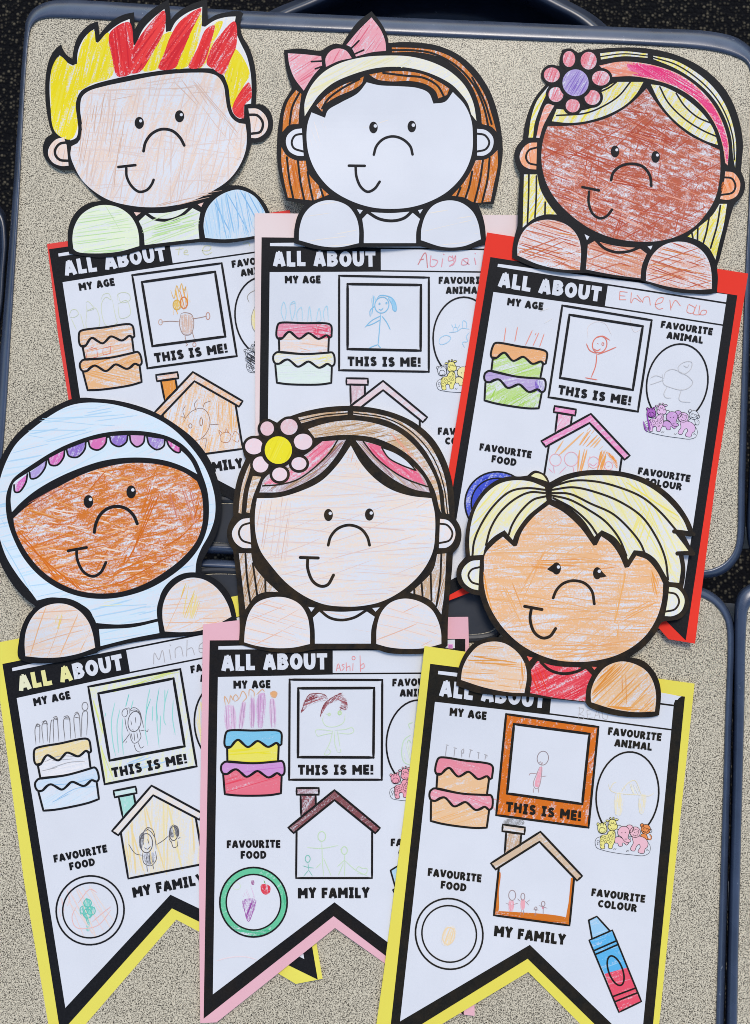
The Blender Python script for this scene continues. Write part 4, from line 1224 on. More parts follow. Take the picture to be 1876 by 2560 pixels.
for d in ("230,1365* 232,1300 265,1220 320,1170 400,1147 490,1160 560,1200 605,1265 618,1340 612,1455* 500,1450 360,1420", "1015,1520* 1020,1450 1050,1370 1110,1310 1190,1282 1280,1290 1350,1330 1395,1390 1415,1470 1418,1570* 1300,1575 1150,1555"):
    h.patch('hand', d, '#d8a494', .5, -15, SB)
h.finish(); b.finish()

# ================================================================== 4. girl in the pale blue headscarf
Z4 = crop(0, 1580, 2.3018); H4 = crop(0, 980, 2.5813)
b = Banner('yellow backed banner of a girl in a pale blue headscarf with purple scallops', M_HIJ, '#f3e968',
    "-18,1609* 595,1489* 631,1481* 700,1830* 807,2447* 740,2460* 688,2429* 441,2299* 215,2560* 150,2640* 128,2600* 60,2200*", (330, 2000), [(770, 2470, 3, 60)])
YW = paper(alb('#eeeaa8'), 'yellow_tinted_paper'); YW2 = paper(alb('#ecebcf'), 'pale_yellow_tinted_paper')
b.title({0: YW2, 1: YW, 2: YW, 4: YW})
p = b.age((('#ecd690', .6, 10), ('#e4e4ec', .5, 0), ('#b8d4f0', .55, 5), ('#c6dcf2', .5, 20)))
kid(p, Z4, "250,750 340,715 480,720|280,790 400,750 490,745|300,740 420,730|240,800 330,780", '#a2a4ae', 4)
kid(p, Z4, "330,960 440,900 550,890|300,980 400,930|290,880 420,870 540,840", '#8fbce8', 4)
PEN = '#6d6d74'
kid(p, Z4, "208,650 205,550 225,530 230,640|212,545 232,540|205,545 215,528 235,540|250,640 245,530 265,512 275,630|245,530 275,525|240,520 265,510 275,535|285,640 300,505 310,510|310,635 312,500 325,495 340,630|310,500 335,505|305,495 325,485 335,510|375,625 370,500 395,490 408,615|370,500 405,500|365,490 390,482 405,505|435,610 430,480 450,470 465,605|430,490 460,495|430,470 445,460 460,485|470,605 480,460 500,455 500,595", PEN, 4)
kring(p, Z4, 490, 428, 17, 24, PEN, 4)
p = b.frame(('#dfe6b0', .36, 70))
Z4b = crop(230, 1680, 5.6966)
scrib(p, Z4b, "10,260 60,240 250,1250 330,1540 190,1560 100,900", ['#cfdc86', '#dbe4a6'], 78, 5, 2.6, .6); scrib(p, Z4b, "20,220 1240,-20 1250,60 90,300", ['#cfdc86', '#dde6b4'], -12, 5, 2.6, .55)
scrib(p, Z4b, "350,1290 1150,1150 1160,1180 1000,1350 700,1400", ['#a9cbee', '#bcd6f0'], -12, 6, 2.2, .5)
TE = '#8fd2d0'
kid(p, Z4b, "530,310 480,500|840,380 780,560 760,800 800,1050|960,220 920,500 930,750 960,1080|830,230 790,420 770,600|1090,240 1040,450 1030,700 1060,760|1040,250 1040,480|400,530 360,750 380,1150|440,660 430,900 450,1180|330,430 280,700 300,1000 340,1200|1160,400 1150,650 1190,900|590,400 560,520|870,480 860,700|980,620 970,900|200,580 185,640", TE, 13)
kid(p, Z4b, "530,310 490,480|840,380 780,560 770,700|960,230 925,480 940,700|430,880 440,1000", '#5fbfc0', 7)
DK = '#55555d'
kring(p, Z4b, 608, 705, 92, 145, DK, 11, 8)
kid(p, Z4b, "620,640 628,730|555,690 570,760|570,820 600,830|530,600 560,520 620,510 680,560 710,660 740,800|540,560 600,540 660,560 700,620|455,640 430,600 440,550 490,520 510,570 490,630 450,640|500,520 530,510 530,560|470,650 490,780 520,860|540,850 560,960 600,1015 660,990 700,920 680,840 660,770|560,870 580,960|600,860 610,980|640,850 660,960|545,870 480,960 435,1015|480,1015 500,985|685,840 760,825|760,825 790,850 805,810|600,1025 630,1110 680,1140 695,1120|660,1000 700,1085 745,1055", DK, 9)
p = b.house(('#eae2dc', .5, 30), ('#9fd6d2', .7, 80), ('#bfe0e0', .6, 0), ('#efe6ca', .45, 75))
scrib(p, Z4, "800,1040 900,960 1050,1010 1140,1080 1140,1330 760,1390 720,1180", ['#eadfae', '#ecd9a6'], 82, 12, 3, .5)
kring(p, Z4, 843, 1215, 36, 55, DK, 5); kring(p, Z4, 1000, 1160, 24, 40, DK, 5)
kid(p, Z4, "822,1195 828,1225|850,1190 858,1220|830,1240 850,1250 868,1232|815,1180 805,1200 808,1240|820,1160 850,1125 880,1140 895,1200 900,1250|830,1150 860,1130|840,1130 870,1150 890,1180|820,1270 830,1330 870,1345 900,1310 895,1260|840,1280 850,1330|860,1280 865,1335|820,1285 780,1275 740,1220|900,1225 940,1200 975,1170|845,1340 850,1380|880,1335 885,1365|985,1120 1000,1110 1025,1130 1030,1180|980,1140 975,1190 990,1215|985,1200 1000,1240 1020,1235 1025,1200|1025,1190 1040,1180", DK, 4)
scrib(p, Z4, "805,1170 830,1150 815,1250 805,1240", ['#6a6a72'], 80, 2.5, 1.4, .8); scrib(p, Z4, "980,1120 1020,1115 1030,1170 985,1180", ['#6a6a72'], 70, 2.5, 1.4, .8); scrib(p, Z4, "825,1280 890,1270 890,1320 860,1340 830,1325", ['#7a7a82'], 80, 4, 1.4, .7)
p = b.food(None, None)
scrib(p, Z4, "400,1500 520,1460 640,1560 660,1680 540,1760 420,1720", ['#f0d8da', '#ead6d2'], 60, 9, 2, .5); scrib(p, Z4, "340,1560 400,1460 420,1480 360,1660", ['#efcdd2'], 75, 6, 2, .5)
kid(p, Z4, "440,1580 415,1640 440,1700 560,1690 640,1600|530,1670 600,1610 640,1580|450,1560 520,1480 560,1500", '#eebfc0', 4)
scrib(p, Z4, "500,1530 530,1560 550,1600 520,1650 515,1720 500,1720 495,1650 460,1620 470,1580", ['#6cc4bc', '#88cfc8', '#52b8ae'], 75, 3, 2.4, .8)
for x, y, r in ((485, 1600, 24), (505, 1560, 22), (525, 1605, 24), (505, 1620, 26)): kring(p, Z4, x, y, r, r, '#5dbdb4', 5)
p = b.animal((None,)*5, group=False)
scrib(p, Z4, "1150,400 1180,400 1180,640 1145,640 1130,520", ['#ece6b8'], 80, 4, 3, .8)
b.writing(Z4, "885,185 890,120 915,160 935,105 950,175|975,100 985,160|978,72 984,78|1010,150 1012,95 1040,85 1055,140|1075,140 1078,45|1080,100 1105,90 1120,130|1145,95 1180,90 1175,60 1150,75 1150,115 1185,118", '#aaaab4', 4)
h = Head(b, H4, "540,36 460,46 350,95 230,170 110,270 20,400 -45,560 -68,750 -55,900 -15,1060 55,1200 140,1310 238,1390* 180,1440 142,1520 126,1600 124,1717* 160,1740 281,1752 449,1732 627,1684* 640,1672 800,1628 1045,1588* 1180,1578 1320,1560 1450,1532 1532,1485* 1520,1415 1495,1330 1450,1260 1380,1200 1300,1166* 1305,1100 1340,1030 1392,930 1427,800 1430,680 1405,560 1350,430 1260,310 1150,220 1020,140 880,85 740,53 620,42",
    [(60, 1530, 5.0, 80), (520, 1400, 2, 60), (560, 1250, 2, 60)])
p = h.patch('headscarf', "545,70 440,92 330,150 220,230 110,330 50,430 0,570 -25,750 -10,900 40,1060 120,1190 200,1290 240,1345* 340,1325 480,1350 580,1410 615,1490* 760,1500 900,1488 1018,1462* 1040,1300 1110,1210 1190,1172 1262,1166* 1270,1090 1300,1010 1350,920 1385,820 1390,700 1360,570 1310,460 1230,350 1120,240 1000,165 850,110 700,75", '#cbdff3', .58, 15,
    [(['#accfee', '#bad8f1', '#c8dff3'], -12, 8, 3, .5)], L=1)
p.hatch(p.poly("180,250 400,120 900,130 1000,190 700,230 400,280 200,340"), ['#a9cfee', '#bad7ef'], 5, 14, 2, 1.8, .45, angj=10)
p.hatch(p.poly("20,800 60,1000 150,1180 250,1290 200,1290 60,1080 0,900"), ['#a4cbec'], 62, 9, 2.4, 1.8, .5)
p.hatch(p.poly("650,1370 900,1340 1000,1420 800,1470 640,1450"), ['#a6ceee', '#e6e8c0'], -8, 9, 2.6, 1.8, .5)
p.fill("75,575 100,545 220,460 350,380 480,320 640,270 800,250 940,255 1080,285 1180,340 1260,430 1305,530 1340,640 1350,760 1340,870 1300,980 1220,1090 1100,1190 960,1270 800,1320 660,1335 520,1320 380,1270 260,1190 160,1080 90,950 50,830 38,730 45,650", h.ink, 2.2)
p.fill("78,620* 90,585 220,497 350,417 480,352 640,307 800,285 940,287 1080,322 1160,370 1230,440 1275,530* 1180,480 1080,445 950,425 800,425 660,445 520,490 380,550 240,630 140,710 78,775* 70,700", crayon('#cbdff2', .6, 30), 3)
p.hatch(p.poly("90,600 220,505 480,360 800,295 1080,330 1260,500 1080,435 800,415 520,480 240,620 90,750"), ['#c2dbf0', '#cfe2f3'], -25, 9, 2.6, 3.3, .4)
h.face("88,815* 160,750 260,680 400,600 540,530 680,485 820,460 960,460 1080,480 1190,520 1272,575* 1300,650 1312,760 1305,860 1270,960 1190,1060 1080,1150 950,1230 800,1285 660,1300 520,1285 390,1235 280,1160 190,1060 125,950 95,870", '#cc7428', .60, 15,
    [(['#cc7222', '#d48c4a', '#dfac84'], -14, 6, 2.6, .42, 110), (['#cc7a28', '#d89c62'], 14, 9, 2.4, .38, 110), (['#e6d4cc', '#ecdfda'], 8, 16, 3, .35, 60), (['#c86814', '#d07c34'], -55, 20, 2.4, .3, 90)], L=3, waxy=True)
p = h.subs[-1]
OD = ['#c8660e', '#cf7420']
for q, a in (("110,880 170,850 260,1020 420,1180 640,1290 480,1270 250,1130 130,960", 48), ("700,490 960,465 1180,520 1265,580 1150,560 900,510", 12), ("930,700 1010,480 1040,620 960,880 900,1000 820,1110 740,1140 880,950", -68), ("180,830 520,860 760,930 520,900", 8), ("1270,600 1305,760 1260,950 1150,1080 1240,900", -75), ("700,1190 1000,1040 1200,900 1180,1000 960,1180 760,1260", -28)):
    p.hatch(p.poly(q), OD, a, 5, 3, 3.9, .6, angj=8)
p.hatch(p.poly("180,720 500,560 640,510 420,640 200,760"), ['#b0685c', '#c08474'], -28, 6, 2.6, 3.8, .5)
p.hatch(p.poly("1090,640 1280,640 1290,800 1250,900 1120,800"), ['#d09080', '#c47a6a'], 75, 6, 2.6, 3.8, .5)
p = h.sub('scallop_trim')
for x0, y0, x1, y1, xb, yb, c in ((92, 600, 178, 530, 125, 645, '#cf6cc0'), (192, 520, 302, 440, 240, 552, '#a99ad8'), (312, 430, 418, 375, 370, 472, '#cc6ab8'), (430, 370, 555, 322, 500, 420, '#8a6cc8'), (572, 315, 690, 288, 635, 374, '#d070b4'), (708, 285, 825, 278, 770, 352, '#8c70c8'), (838, 278, 935, 282, 885, 354, '#c893cc'), (950, 290, 1065, 305, 1012, 372, '#9880cc'), (1076, 308, 1165, 362, 1132, 386, '#d060b0')):
    dx, dy = x1-x0, y1-y0
    d = [(x0, y0, True), (x0+.08*dx+.35*(xb-(x0+x1)/2)+.02*dx, y0+.08*dy+.62*(yb-(y0+y1)/2), False), (xb, yb, False), (x1-.08*dx+.35*(xb-(x0+x1)/2), y1-.08*dy+.62*(yb-(y0+y1)/2), False), (x1, y1, True)]
    pl = p.fill(d, crayon(c, .7, 70), 3.6); p.hatch(pl, [blend(c, -.15) if False else c, blend(c, .3)], -70, 5, 2.4, 4, .55)
    p.stroke(d, 12, h.ink, 4.4)
h.eye(572, 707, 31, 42, 585, 693, 11); h.eye(848, 645, 31, 42, 858, 632, 11)
h.line('nose', "610,905 620,850 650,790 700,750 760,738 820,755 865,800 887,850", 17, 5)
h.line('mouth', "440,1025 560,1003|495,1020 500,1080 540,1160 600,1190 650,1165 685,1100", 15, 5)
p = h.patch('collar', "640,1530* 850,1520 1020,1482* 1030,1555* 850,1590 650,1640*", '#c8dff3', .62, 10, [(['#b4d4f0', '#c4ddf2'], -10, 8, 2.6, .5)], L=2)
for dk, d, q in (("124,1720 124,1600 145,1510 190,1430 260,1360 350,1330 450,1335 540,1380 605,1455 640,1560 645,1668* 560,1700 400,1735 250,1745", "165,1705* 160,1620 170,1540 205,1460 260,1400 340,1368 430,1370 510,1410 570,1480 600,1560 615,1650* 520,1685 400,1710 280,1715", "365,1440 430,1430 420,1500 380,1540 355,1520"), ("1055,1583* 1020,1480 1015,1390 1045,1300 1100,1220 1180,1172 1280,1166 1380,1200 1450,1260 1495,1330 1520,1415 1530,1483* 1430,1535 1300,1562 1170,1575", "1065,1545* 1050,1460 1055,1370 1090,1290 1150,1230 1220,1200 1300,1205 1370,1240 1430,1300 1475,1380 1495,1450* 1380,1510 1290,1540 1170,1550", "1160,1300 1200,1230 1260,1280 1300,1440 1240,1470 1170,1450")):
    p = h.sub('hand')
    p.fill(dk, h.ink, 5)
    pl = p.fill(d, crayon('#e8d3c6', .5, 15), 6)
    p.hatch(pl, ['#dcb49c', '#e4c6b6'], -12, 8, 2, 6.4, .5, maxlen=140, angj=12); p.hatch(pl, ['#dfb088'], -70, 22, 2, 6.4, .3)
    p.hatch(p.poly(q), ['#e6d27c', '#ead998', '#dfc060'], -75, 4, 3, 6.8, .65)
h.finish(); b.finish()

# ================================================================== 5. girl with the yellow centred flower
H5 = crop(540, 980, 2.4294); Z5 = ASH
b = Banner('pink backed banner of a girl with long tan hair and a yellow centred flower', M_ASH, '#eab6c8',
    "508,1561* 601,1550* 800,1546* 1171,1542* 1180,1900* 1187,2540* 1140,2534* 838,2320* 542,2556* 501,2558* 498,2200*", (800, 2000), [(510, 2570, 2.5, 60), (1187, 2550, 2.5, 60)], inkm=INK_M)
b.title()
p = b.age((('#58b4e2', .85, 10), ('#e6de34', .9, 5), ('#c07ac8', .85, 10), ('#de4a62', .82, 15)))
scrib(p, Z5, "172,425 215,425 225,560 180,565", ['#d4bada', '#cfaed6'], 85, 4, 2.4, .8); scrib(p, Z5, "270,400 285,405 265,555 250,555", ['#d2b6d8', '#c8a4d0'], 88, 3, 2.4, .8); scrib(p, Z5, "318,380 335,380 330,550 318,550", ['#d2b6d8', '#c8a4d0'], 85, 3, 2.4, .8); scrib(p, Z5, "360,360 395,350 380,550 362,550", ['#ccaad4', '#c69ccc'], 88, 3, 2.4, .8); scrib(p, Z5, "430,385 448,385 455,550 438,552", ['#d2b6d8', '#c8a4d0'], 88, 3, 2.4, .8)
kid(p, Z5, "172,420 180,565|215,420 222,560|270,400 250,555|285,405 265,555|318,360 320,550|335,375 330,552|360,360 362,552|395,350 380,552|430,385 438,552|447,385 456,552", '#b494ba', 4)
kid(p, Z5, "170,420 165,370 180,390 190,415|195,410 200,365 215,395|225,400 215,380 230,360 245,385 225,400|250,385 270,340 292,375 270,402|305,370 310,330 335,345 335,375|350,360 385,330 395,345|428,352 450,340 468,355 455,375 432,370", '#d2a888', 5)
scrib(p, Z5, "430,345 468,345 460,378 435,375", ['#dca878'], 30, 3, 2.4, .8)
p = b.frame()
MR = ['#8e4650', '#a0606a', '#7c343e']
scrib(p, Z5, "605,465 650,360 740,358 760,385 700,405 650,425", MR, -22, 3.4, 2.2, .65); scrib(p, Z5, "715,490 740,410 840,350 830,385 760,420", MR, -50, 3, 2.6, .8); scrib(p, Z5, "790,375 850,360 872,410 870,445 825,450 835,400", MR, 20, 3.2, 2.2, .7)
kid(p, Z5, "605,465 630,400 655,360 740,360 760,385|715,490 740,415 790,375 845,350|830,445 870,430", '#7c3a44', 4)
GL = '#c4dcc0'
kid(p, Z5, "735,480 730,510 750,540 800,545 850,520 860,470|745,470 775,478|690,580 690,565 720,562 790,570|790,580 740,590 700,598 690,580|800,565 860,560 900,550 910,570 890,585 810,580|790,565 770,640 745,690|800,570 800,640 815,690|745,690 740,705 765,705 775,685 760,670|815,690 835,690 830,670|815,570 830,660|835,450 820,470 835,470", GL, 4)
kring(p, Z5, 828, 466, 9, 10, '#b5d6a0', 6); kring(p, Z5, 768, 474, 7, 7, '#c2d8b8', 5)
p = b.house(('#7e4a50', .7, 35), ('#865058', .66, 60), ('#a88a96', .6, 30), None)
kring(p, Z5, 725, 1176, 22, 28, '#bcd8b8', 5); kring(p, Z5, 855, 1257, 17, 22, '#bcd8b8', 5); kring(p, Z5, 644, 1305, 14, 20, '#7cbcb4', 5)
kid(p, Z5, "725,1204 728,1300 735,1405|735,1300 780,1405|720,1330 690,1360|640,1240 725,1245 820,1228|855,1280 858,1330 855,1405|858,1310 815,1350|858,1315 920,1370 990,1405|850,1330 820,1400|920,1375 935,1350 960,1360 985,1360 980,1390 930,1390|845,1260 830,1250", '#bfdabb', 4)
kid(p, Z5, "645,1325 650,1370|615,1345 650,1355 680,1358|650,1370 620,1405|650,1370 672,1405", '#7cbcb4', 4)
p = b.food('#62c09a', None)
scrib(p, Z5, "200,1690 300,1720 400,1715 440,1690 400,1740 300,1750 230,1730", ['#3fae84', '#56b894'], 0, 4, 3, .7); scrib(p, Z5, "500,1480 525,1560 490,1660 500,1560", ['#48b28a'], 80, 4, 3, .6)
scrib(p, Z5, "265,1520 325,1450 355,1530 300,1540", ['#d4bcdc', '#cdaed6'], 70, 4, 2.2, .6)
scrib(p, Z5, "270,1545 345,1540 320,1640 300,1660", ['#a05fae', '#b47cc0', '#8e4a9e'], -70, 3.6, 2.4, .7); scrib(p, Z5, "320,1430 335,1430 335,1455 322,1455", ['#a06a9a'], 60, 2, 2, .8)
kid(p, Z5, "268,1545 303,1665 348,1545", '#9c5aa8', 4)
scrib(p, Z5, "375,1455 400,1450 428,1465 425,1500 400,1512 378,1495", ['#d0344a', '#d94a5c'], 80, 3, 2.8, .9); kid(p, Z5, "400,1450 392,1430", '#5ea860', 6)
kring(p, Z5, 235, 1463, 22, 20, '#c9dccb', 4)
kid(p, Z5, "120,1892 200,1872 290,1870 350,1885", '#e6d6e2', 5)
p = b.animal(('#e89cb4', '#e8a0b4', None, None, None))
kid(p, Z5, "1240,590 1200,620 1185,700 1200,750 1235,765|1235,560 1225,530 1250,520|1215,640 1225,620 1240,640", '#bcd8bc', 5)
scrib(p, Z5, "1200,640 1245,610 1245,760 1205,740", ['#d4e4d4'], 80, 6, 2, .5)
p = b.colour('#7cc0e8', '#e05070', text=True, pencil=True)
b.writing(Z5, "808,225 820,182 835,225|812,208 832,206|855,185 840,190 855,205 840,222|865,175 868,225|868,205 885,195 888,225|905,180 903,222|945,135 948,228|948,195 965,180 968,205 950,212", '#dc8c94', 4)
b.subs[-1].f = Z5; b.subs[-1].ring(908, 150, 9, 10, 4, flat('#dc8c94'), 3)
# small sticker at the far corner of the name line
s = b.sub('sticker', crop(1080, 1440, 5.507)); s.fill("225,935* 292,937* 290,1000* 222,996*", flat('#dba6dc'), 5, smooth=False); s.lines("235,955 280,955|232,970 285,972|232,985 285,988", 7, flat('#a85cb8'), 6)
h = Head(b, H5, "430,155* 500,130 560,113 680,91 820,84 960,97 1100,134 1220,194 1320,284 1390,400 1430,520 1448,650 1450,760* 1485,820 1492,880 1475,940 1440,980* 1436,1060 1425,1180 1415,1300 1410,1400 1408,1540* 1370,1570 1270,1588 1160,1592 1050,1586 960,1562 760,1562 600,1564 500,1582 380,1582 250,1562 140,1532* 145,1420 135,1250 120,1080 105,962* 80,920 67,860 80,800 107,750* 105,690 115,600 140,500 182,405* 170,380 164,335 185,292 230,270 267,262* 253,220 268,185 310,165 345,173 372,186* 400,163",
    [(560, 1330, 2.5, 70), (1140, 1350, 2.5, 70), (860, 1010, 2, 80)], inkm=INK_S)
TN = ['#ac8a66', '#bfa286', '#a07a52']
def th(d, ln=None, lw=8, part=None, base='#c2a688', a=60, cov=.55):
    return h.patch('hair', d, base, cov, a, [(TN, -a, 5, 2.4, .55)], lines=ln, lw=lw, part=part)
th("835,118* 960,130 1090,165 1200,225 1290,310 1355,420 1395,540 1418,740* 1400,740 1380,600 1330,460 1260,340 1160,240 1030,170 835,138*", "835,128 1030,158 1170,228 1275,330 1345,450 1388,590 1408,740", 6, a=-40)
th("500,155* 640,128 800,115* 800,138* 650,155 520,190*", "510,172 650,142 800,127", 6, a=10)
th("225,400* 190,470 160,560 145,650 138,735* 155,738* 170,600 205,480", None, a=75)
p = h.patch('headband', "560,225* 650,195 760,175 880,175 1000,200 1110,245 1210,330 1290,440 1345,560 1370,735* 1355,700* 1330,600 1270,490 1190,400 1090,330 970,280 850,262 740,262 600,278*|275,515* 225,510* 200,600 185,730* 205,735* 225,640", '#c8a986', .55, 15, [(TN, -10, 5, 2.2, .45)])
p.hatch(p.poly("1050,240 1200,340 1290,450 1350,600 1365,700 1330,590 1260,470 1150,360"), ['#e4a08a', '#e6ae98'], 48, 5, 2.6, 2.6, .6)
MV = ['#8e6470', '#a07c88', '#b4949e']
p = th("790,290* 640,300* 560,370 300,520 265,610* 400,605 520,560 640,490 730,390", None, base='#b09aa4', a=35)
p.hatch(p.poly("735,300 790,295 720,390 640,480 520,550 400,595 270,605 290,575 400,565 500,530 610,450 690,370"), MV, -45, 5, 2.4, 2.6, .5)
pl = p.fill("725,295* 640,300* 560,380 450,480 330,520 290,560* 400,555 500,520 600,450 680,370", crayon('#e2809c', .65, 40), 2.6); p.hatch(pl, ['#dd5c80', '#e48aa4'], -40, 6, 2.6, 3, .55)
p.lines("740,292 690,370 610,450 500,530 400,560 285,570|640,300 600,330 560,360", 9, h.ink, 4)
p = th("850,295* 900,300 1000,330 1120,390 1210,460 1270,530 1300,610* 1200,590 1080,530 970,440 900,360", None, base='#b8a2aa', a=-45)
p.hatch(p.poly("850,295 900,305 970,400 1080,490 1290,590 1290,608 1200,585 1080,525 970,440 900,360"), MV, 45, 5, 2.4, 2.6, .5)
pl = p.fill("905,305* 1000,330 1220,470* 1275,565* 1150,520 1050,460 970,390", crayon('#e06a8c', .7, -40), 2.6); p.hatch(pl, ['#dc4e76', '#e27c98'], 40, 6, 2.6, 3, .55)
d = "1005,335* 1090,368 1160,415 1218,478* 1120,440 1050,400"
p.fill(d, WHITE, 3.2); p.stroke(d, 9, h.ink, 4, closed=True)
p.lines("895,300 970,395 1060,470 1160,530 1285,575", 9, h.ink, 4)
th("140,980* 215,980* 230,1050 290,1130 380,1215* 300,1215 240,1240 180,1320*", "180,985 190,1130 211,1285|225,1040 240,1150 252,1240|300,1130 302,1215", 10, a=70)
th("1400,980* 1395,1100 1385,1240 1370,1350* 1310,1270 1240,1235 1180,1220* 1260,1150 1320,1080 1345,985*", "1370,985 1362,1150 1340,1300|1305,1095 1310,1265|1250,1160 1256,1240|1205,1200 1206,1226", 10, a=75)
SK5 = '#cfa694'
h.face("250,645* 380,640 520,600 640,540 740,440 820,325* 880,430 960,520 1060,590 1180,630 1310,645* 1330,740 1332,860 1320,960 1280,1050 1210,1140 1110,1220 1000,1275 880,1300 780,1303 660,1290 540,1240 430,1160 340,1060 270,960 242,860 238,740", '#e8dad2', .5, 5,
    [([blend(SK5, .5), blend(SK5, .65)], 3, 8, 1.8, .45, 260), ([blend(SK5, .45)], -22, 22, 1.6, .3, 200)])
p = h.subs[-1]
p.hatch(p.poly("250,660 460,650 450,760 430,1040 300,980 245,820"), [blend(SK5, .25), blend(SK5, .5)], -82, 6, 1.8, 2, .5)
p.hatch(p.poly("770,530 800,400 820,340 900,500 920,560 860,470 800,430"), ['#e2b8a4'], -75, 8, 2, 2, .5)
p.hatch(p.poly("560,770 1000,770 1170,860 1000,840 640,800"), [blend(SK5, .2), blend(SK5, .4)], 5, 7, 2, 2, .45)
for d, arc in (("205,765* 155,775 112,820 98,860 115,910 160,945 215,948*", "207,795 160,812 140,855 160,900 214,920"), ("1362,770* 1410,780 1448,825 1455,870 1435,920 1400,945 1355,948*", "1362,800 1405,808 1437,855 1420,900 1356,918")):
    h.patch('ear', d, '#e6d8d6', .5, 80, lines=arc, lw=10, L=3)
h.eye(684, 747, 27, 37, 695, 737, 10); h.eye(933, 744, 27, 37, 944, 735, 10)
h.line('nose', "683,930 697,880 740,830 810,808 880,830 920,880 934,930", 14)
h.line('mouth', "513,1005 622,1008|558,1015 558,1070 590,1150 640,1180 680,1170 715,1112", 15)
p = h.sub('flower')
PT_ = [(312, 222, 38, 40), (445, 212, 48, 45), (530, 302, 52, 45), (505, 435, 42, 36), (388, 500, 42, 38), (272, 440, 44, 45), (232, 330, 50, 45)]
for x, y, rx, ry in PT_: p.ell(x, y, rx+20, ry+20, h.ink, 5)
p.ell(380, 353, 107, 107, h.ink, 5)
for k, (x, y, rx, ry) in enumerate(PT_): p.ell(x, y, rx*1.08, ry*1.08, crayon('#dcbcc8' if k < 2 else '#e4cfdc', .75, 60), 6)
p.ell(380, 353, 106, 106, h.ink, 7)
pl = p.ell(380, 353, 83, 84, crayon('#e4dc20', .9, 70), 8); p.hatch(pl, ['#dcd21c', '#e8e248'], -65, 5, 3, 8.5, .5)
p = h.patch('shirt', "635,1328* 770,1335 905,1325* 965,1365* 945,1440 942,1528* 602,1528* 600,1440 590,1370*", None, hat=[(['#e6cfc8', '#ecdcd8'], 10, 16, 1.8, .4)], lines="635,1328 690,1370 760,1385 840,1370 915,1325", lw=14)
for d in ("562,1305* 600,1310* 580,1335*", "950,1312* 995,1308* 970,1335*"): p.fill(d, WHITE, 1.5, smooth=False)
for d in ("172,1520* 178,1440 200,1350 250,1280 340,1247 430,1250 510,1290 555,1360 570,1440 572,1530* 470,1552 350,1555 240,1540", "975,1530* 978,1430 1005,1340 1060,1280 1140,1255 1230,1270 1310,1320 1350,1390 1368,1460 1370,1530* 1270,1555 1150,1560 1050,1550"):
    h.patch('hand', d, '#e9dedd', .5, -15, [(['#e0bcae', '#e6cbc2'], 15, 11, 1.8, .45), (['#dfb4a2'], -25, 22, 1.8, .35)])
h.finish(); b.finish()

# ================================================================== 6. boy with pale yellow hair and the red shirt
H6 = crop(1120, 1140, 2.4294); Z6 = BEN
b = Banner('yellow backed banner of a boy with pale yellow hair, orange face and red shirt', M_BEN, '#f3e762',
    "1062,1615* 1737,1709* 1690,2150* 1633,2712* 1600,2708* 1321,2430* 940,2660* 930,2640* 960,2430* 1010,2040*", (1330, 2200), [(1750, 1705, 2, 60)], inkm=ink('browned_black_ink', .22, '#1e1e1c'))
b.title()
p = b.age((('#de6a80', .8, -10), ('#e2ae74', .75, 25), ('#e07c92', .7, -15), ('#e2b078', .75, 25)))
kid(p, Z6, "318,600 325,545|320,540 335,545|362,605 368,555|360,555 378,560|403,608 402,570|398,575 412,562 410,585 400,580|440,610 450,562|442,565 460,572|488,615 490,580|480,578 498,584|522,620 528,588|518,590 535,598 530,606", '#a2a2ac', 4)
kid(p, Z6, "560,650 570,660|565,820 600,830|560,850 575,880", '#e6a0ac', 4)
p = b.frame(('#cf6c12', .76, 70))
kring(p, Z6, 821, 610, 29, 36, '#8c8088', 4, 10)
kid(p, Z6, "800,635 810,628 815,645 820,630|805,655 790,690 772,745 785,768 800,760 815,690 815,650|790,690 755,690 750,700|815,705 840,702|772,765 772,790|798,762 800,790", '#a8949c', 4)
scrib(p, Z6, "805,655 818,655 815,700 800,760 780,755 790,700", ['#e2a0b4', '#e4b0c0'], 80, 3, 2.6, .9)
p = b.house(('#cbb49c', .65, 35), ('#c2a68c', .65, 80), ('#d0bca8', .6, 0), None)
old = p.f; p.f = Z6
for q, a in (("572,1395* 588,1398 955,1440 960,1470* 760,1452 568,1424*", 6), ("586,1195* 601,1198 594,1300 590,1405 570,1420*", 85), ("966,1228* 980,1230 970,1350 958,1468* 942,1462 956,1340", 85)):
    pl = p.fill(q, crayon('#c9701c', .85, -a), 2); p.hatch(pl, ['#c4650f', '#d08238'], a, 4, 2.6, 2.5, .7)
p.f = old
scrib(p, Z6, "615,945 630,925 720,930 725,950", ['#8a8c92', '#a4a6ac'], -55, 3.4, 2.2, .8)
for x, y, rx, ry in ((663, 1318, 18, 26), (718, 1325, 10, 18), (785, 1387, 6, 9), (823, 1362, 9, 13)): kring(p, Z6, x, y, rx, ry, '#9c8c94', 4)
scrib(p, Z6, "648,1345 668,1345 665,1398 648,1400", ['#e4a6b6', '#de8ca0'], 85, 3, 2.6, .9); scrib(p, Z6, "710,1340 726,1340 724,1390 710,1392", ['#e4a6b6', '#de8ca0'], 85, 3, 2.6, .9); scrib(p, Z6, "818,1372 828,1372 826,1388 818,1388", ['#d884a0'], 85, 2, 2, .9)
kid(p, Z6, "630,1358 648,1366|668,1366 695,1358|690,1335 705,1350|730,1348 750,1370|738,1355 755,1340|650,1400 648,1408|662,1398 662,1408|712,1392 706,1418|722,1392 722,1420|785,1398 785,1425|770,1388 800,1395|823,1376 823,1418|800,1370 845,1385|780,1410 780,1425", '#9a8a92', 3)
p = b.food(None, None)
scrib(p, Z6, "325,1480 365,1480 370,1530 340,1575 305,1575 300,1530", ['#ecdcc0', '#e8d2ae', '#eee2ce'], -70, 3.4, 2.6, .8)
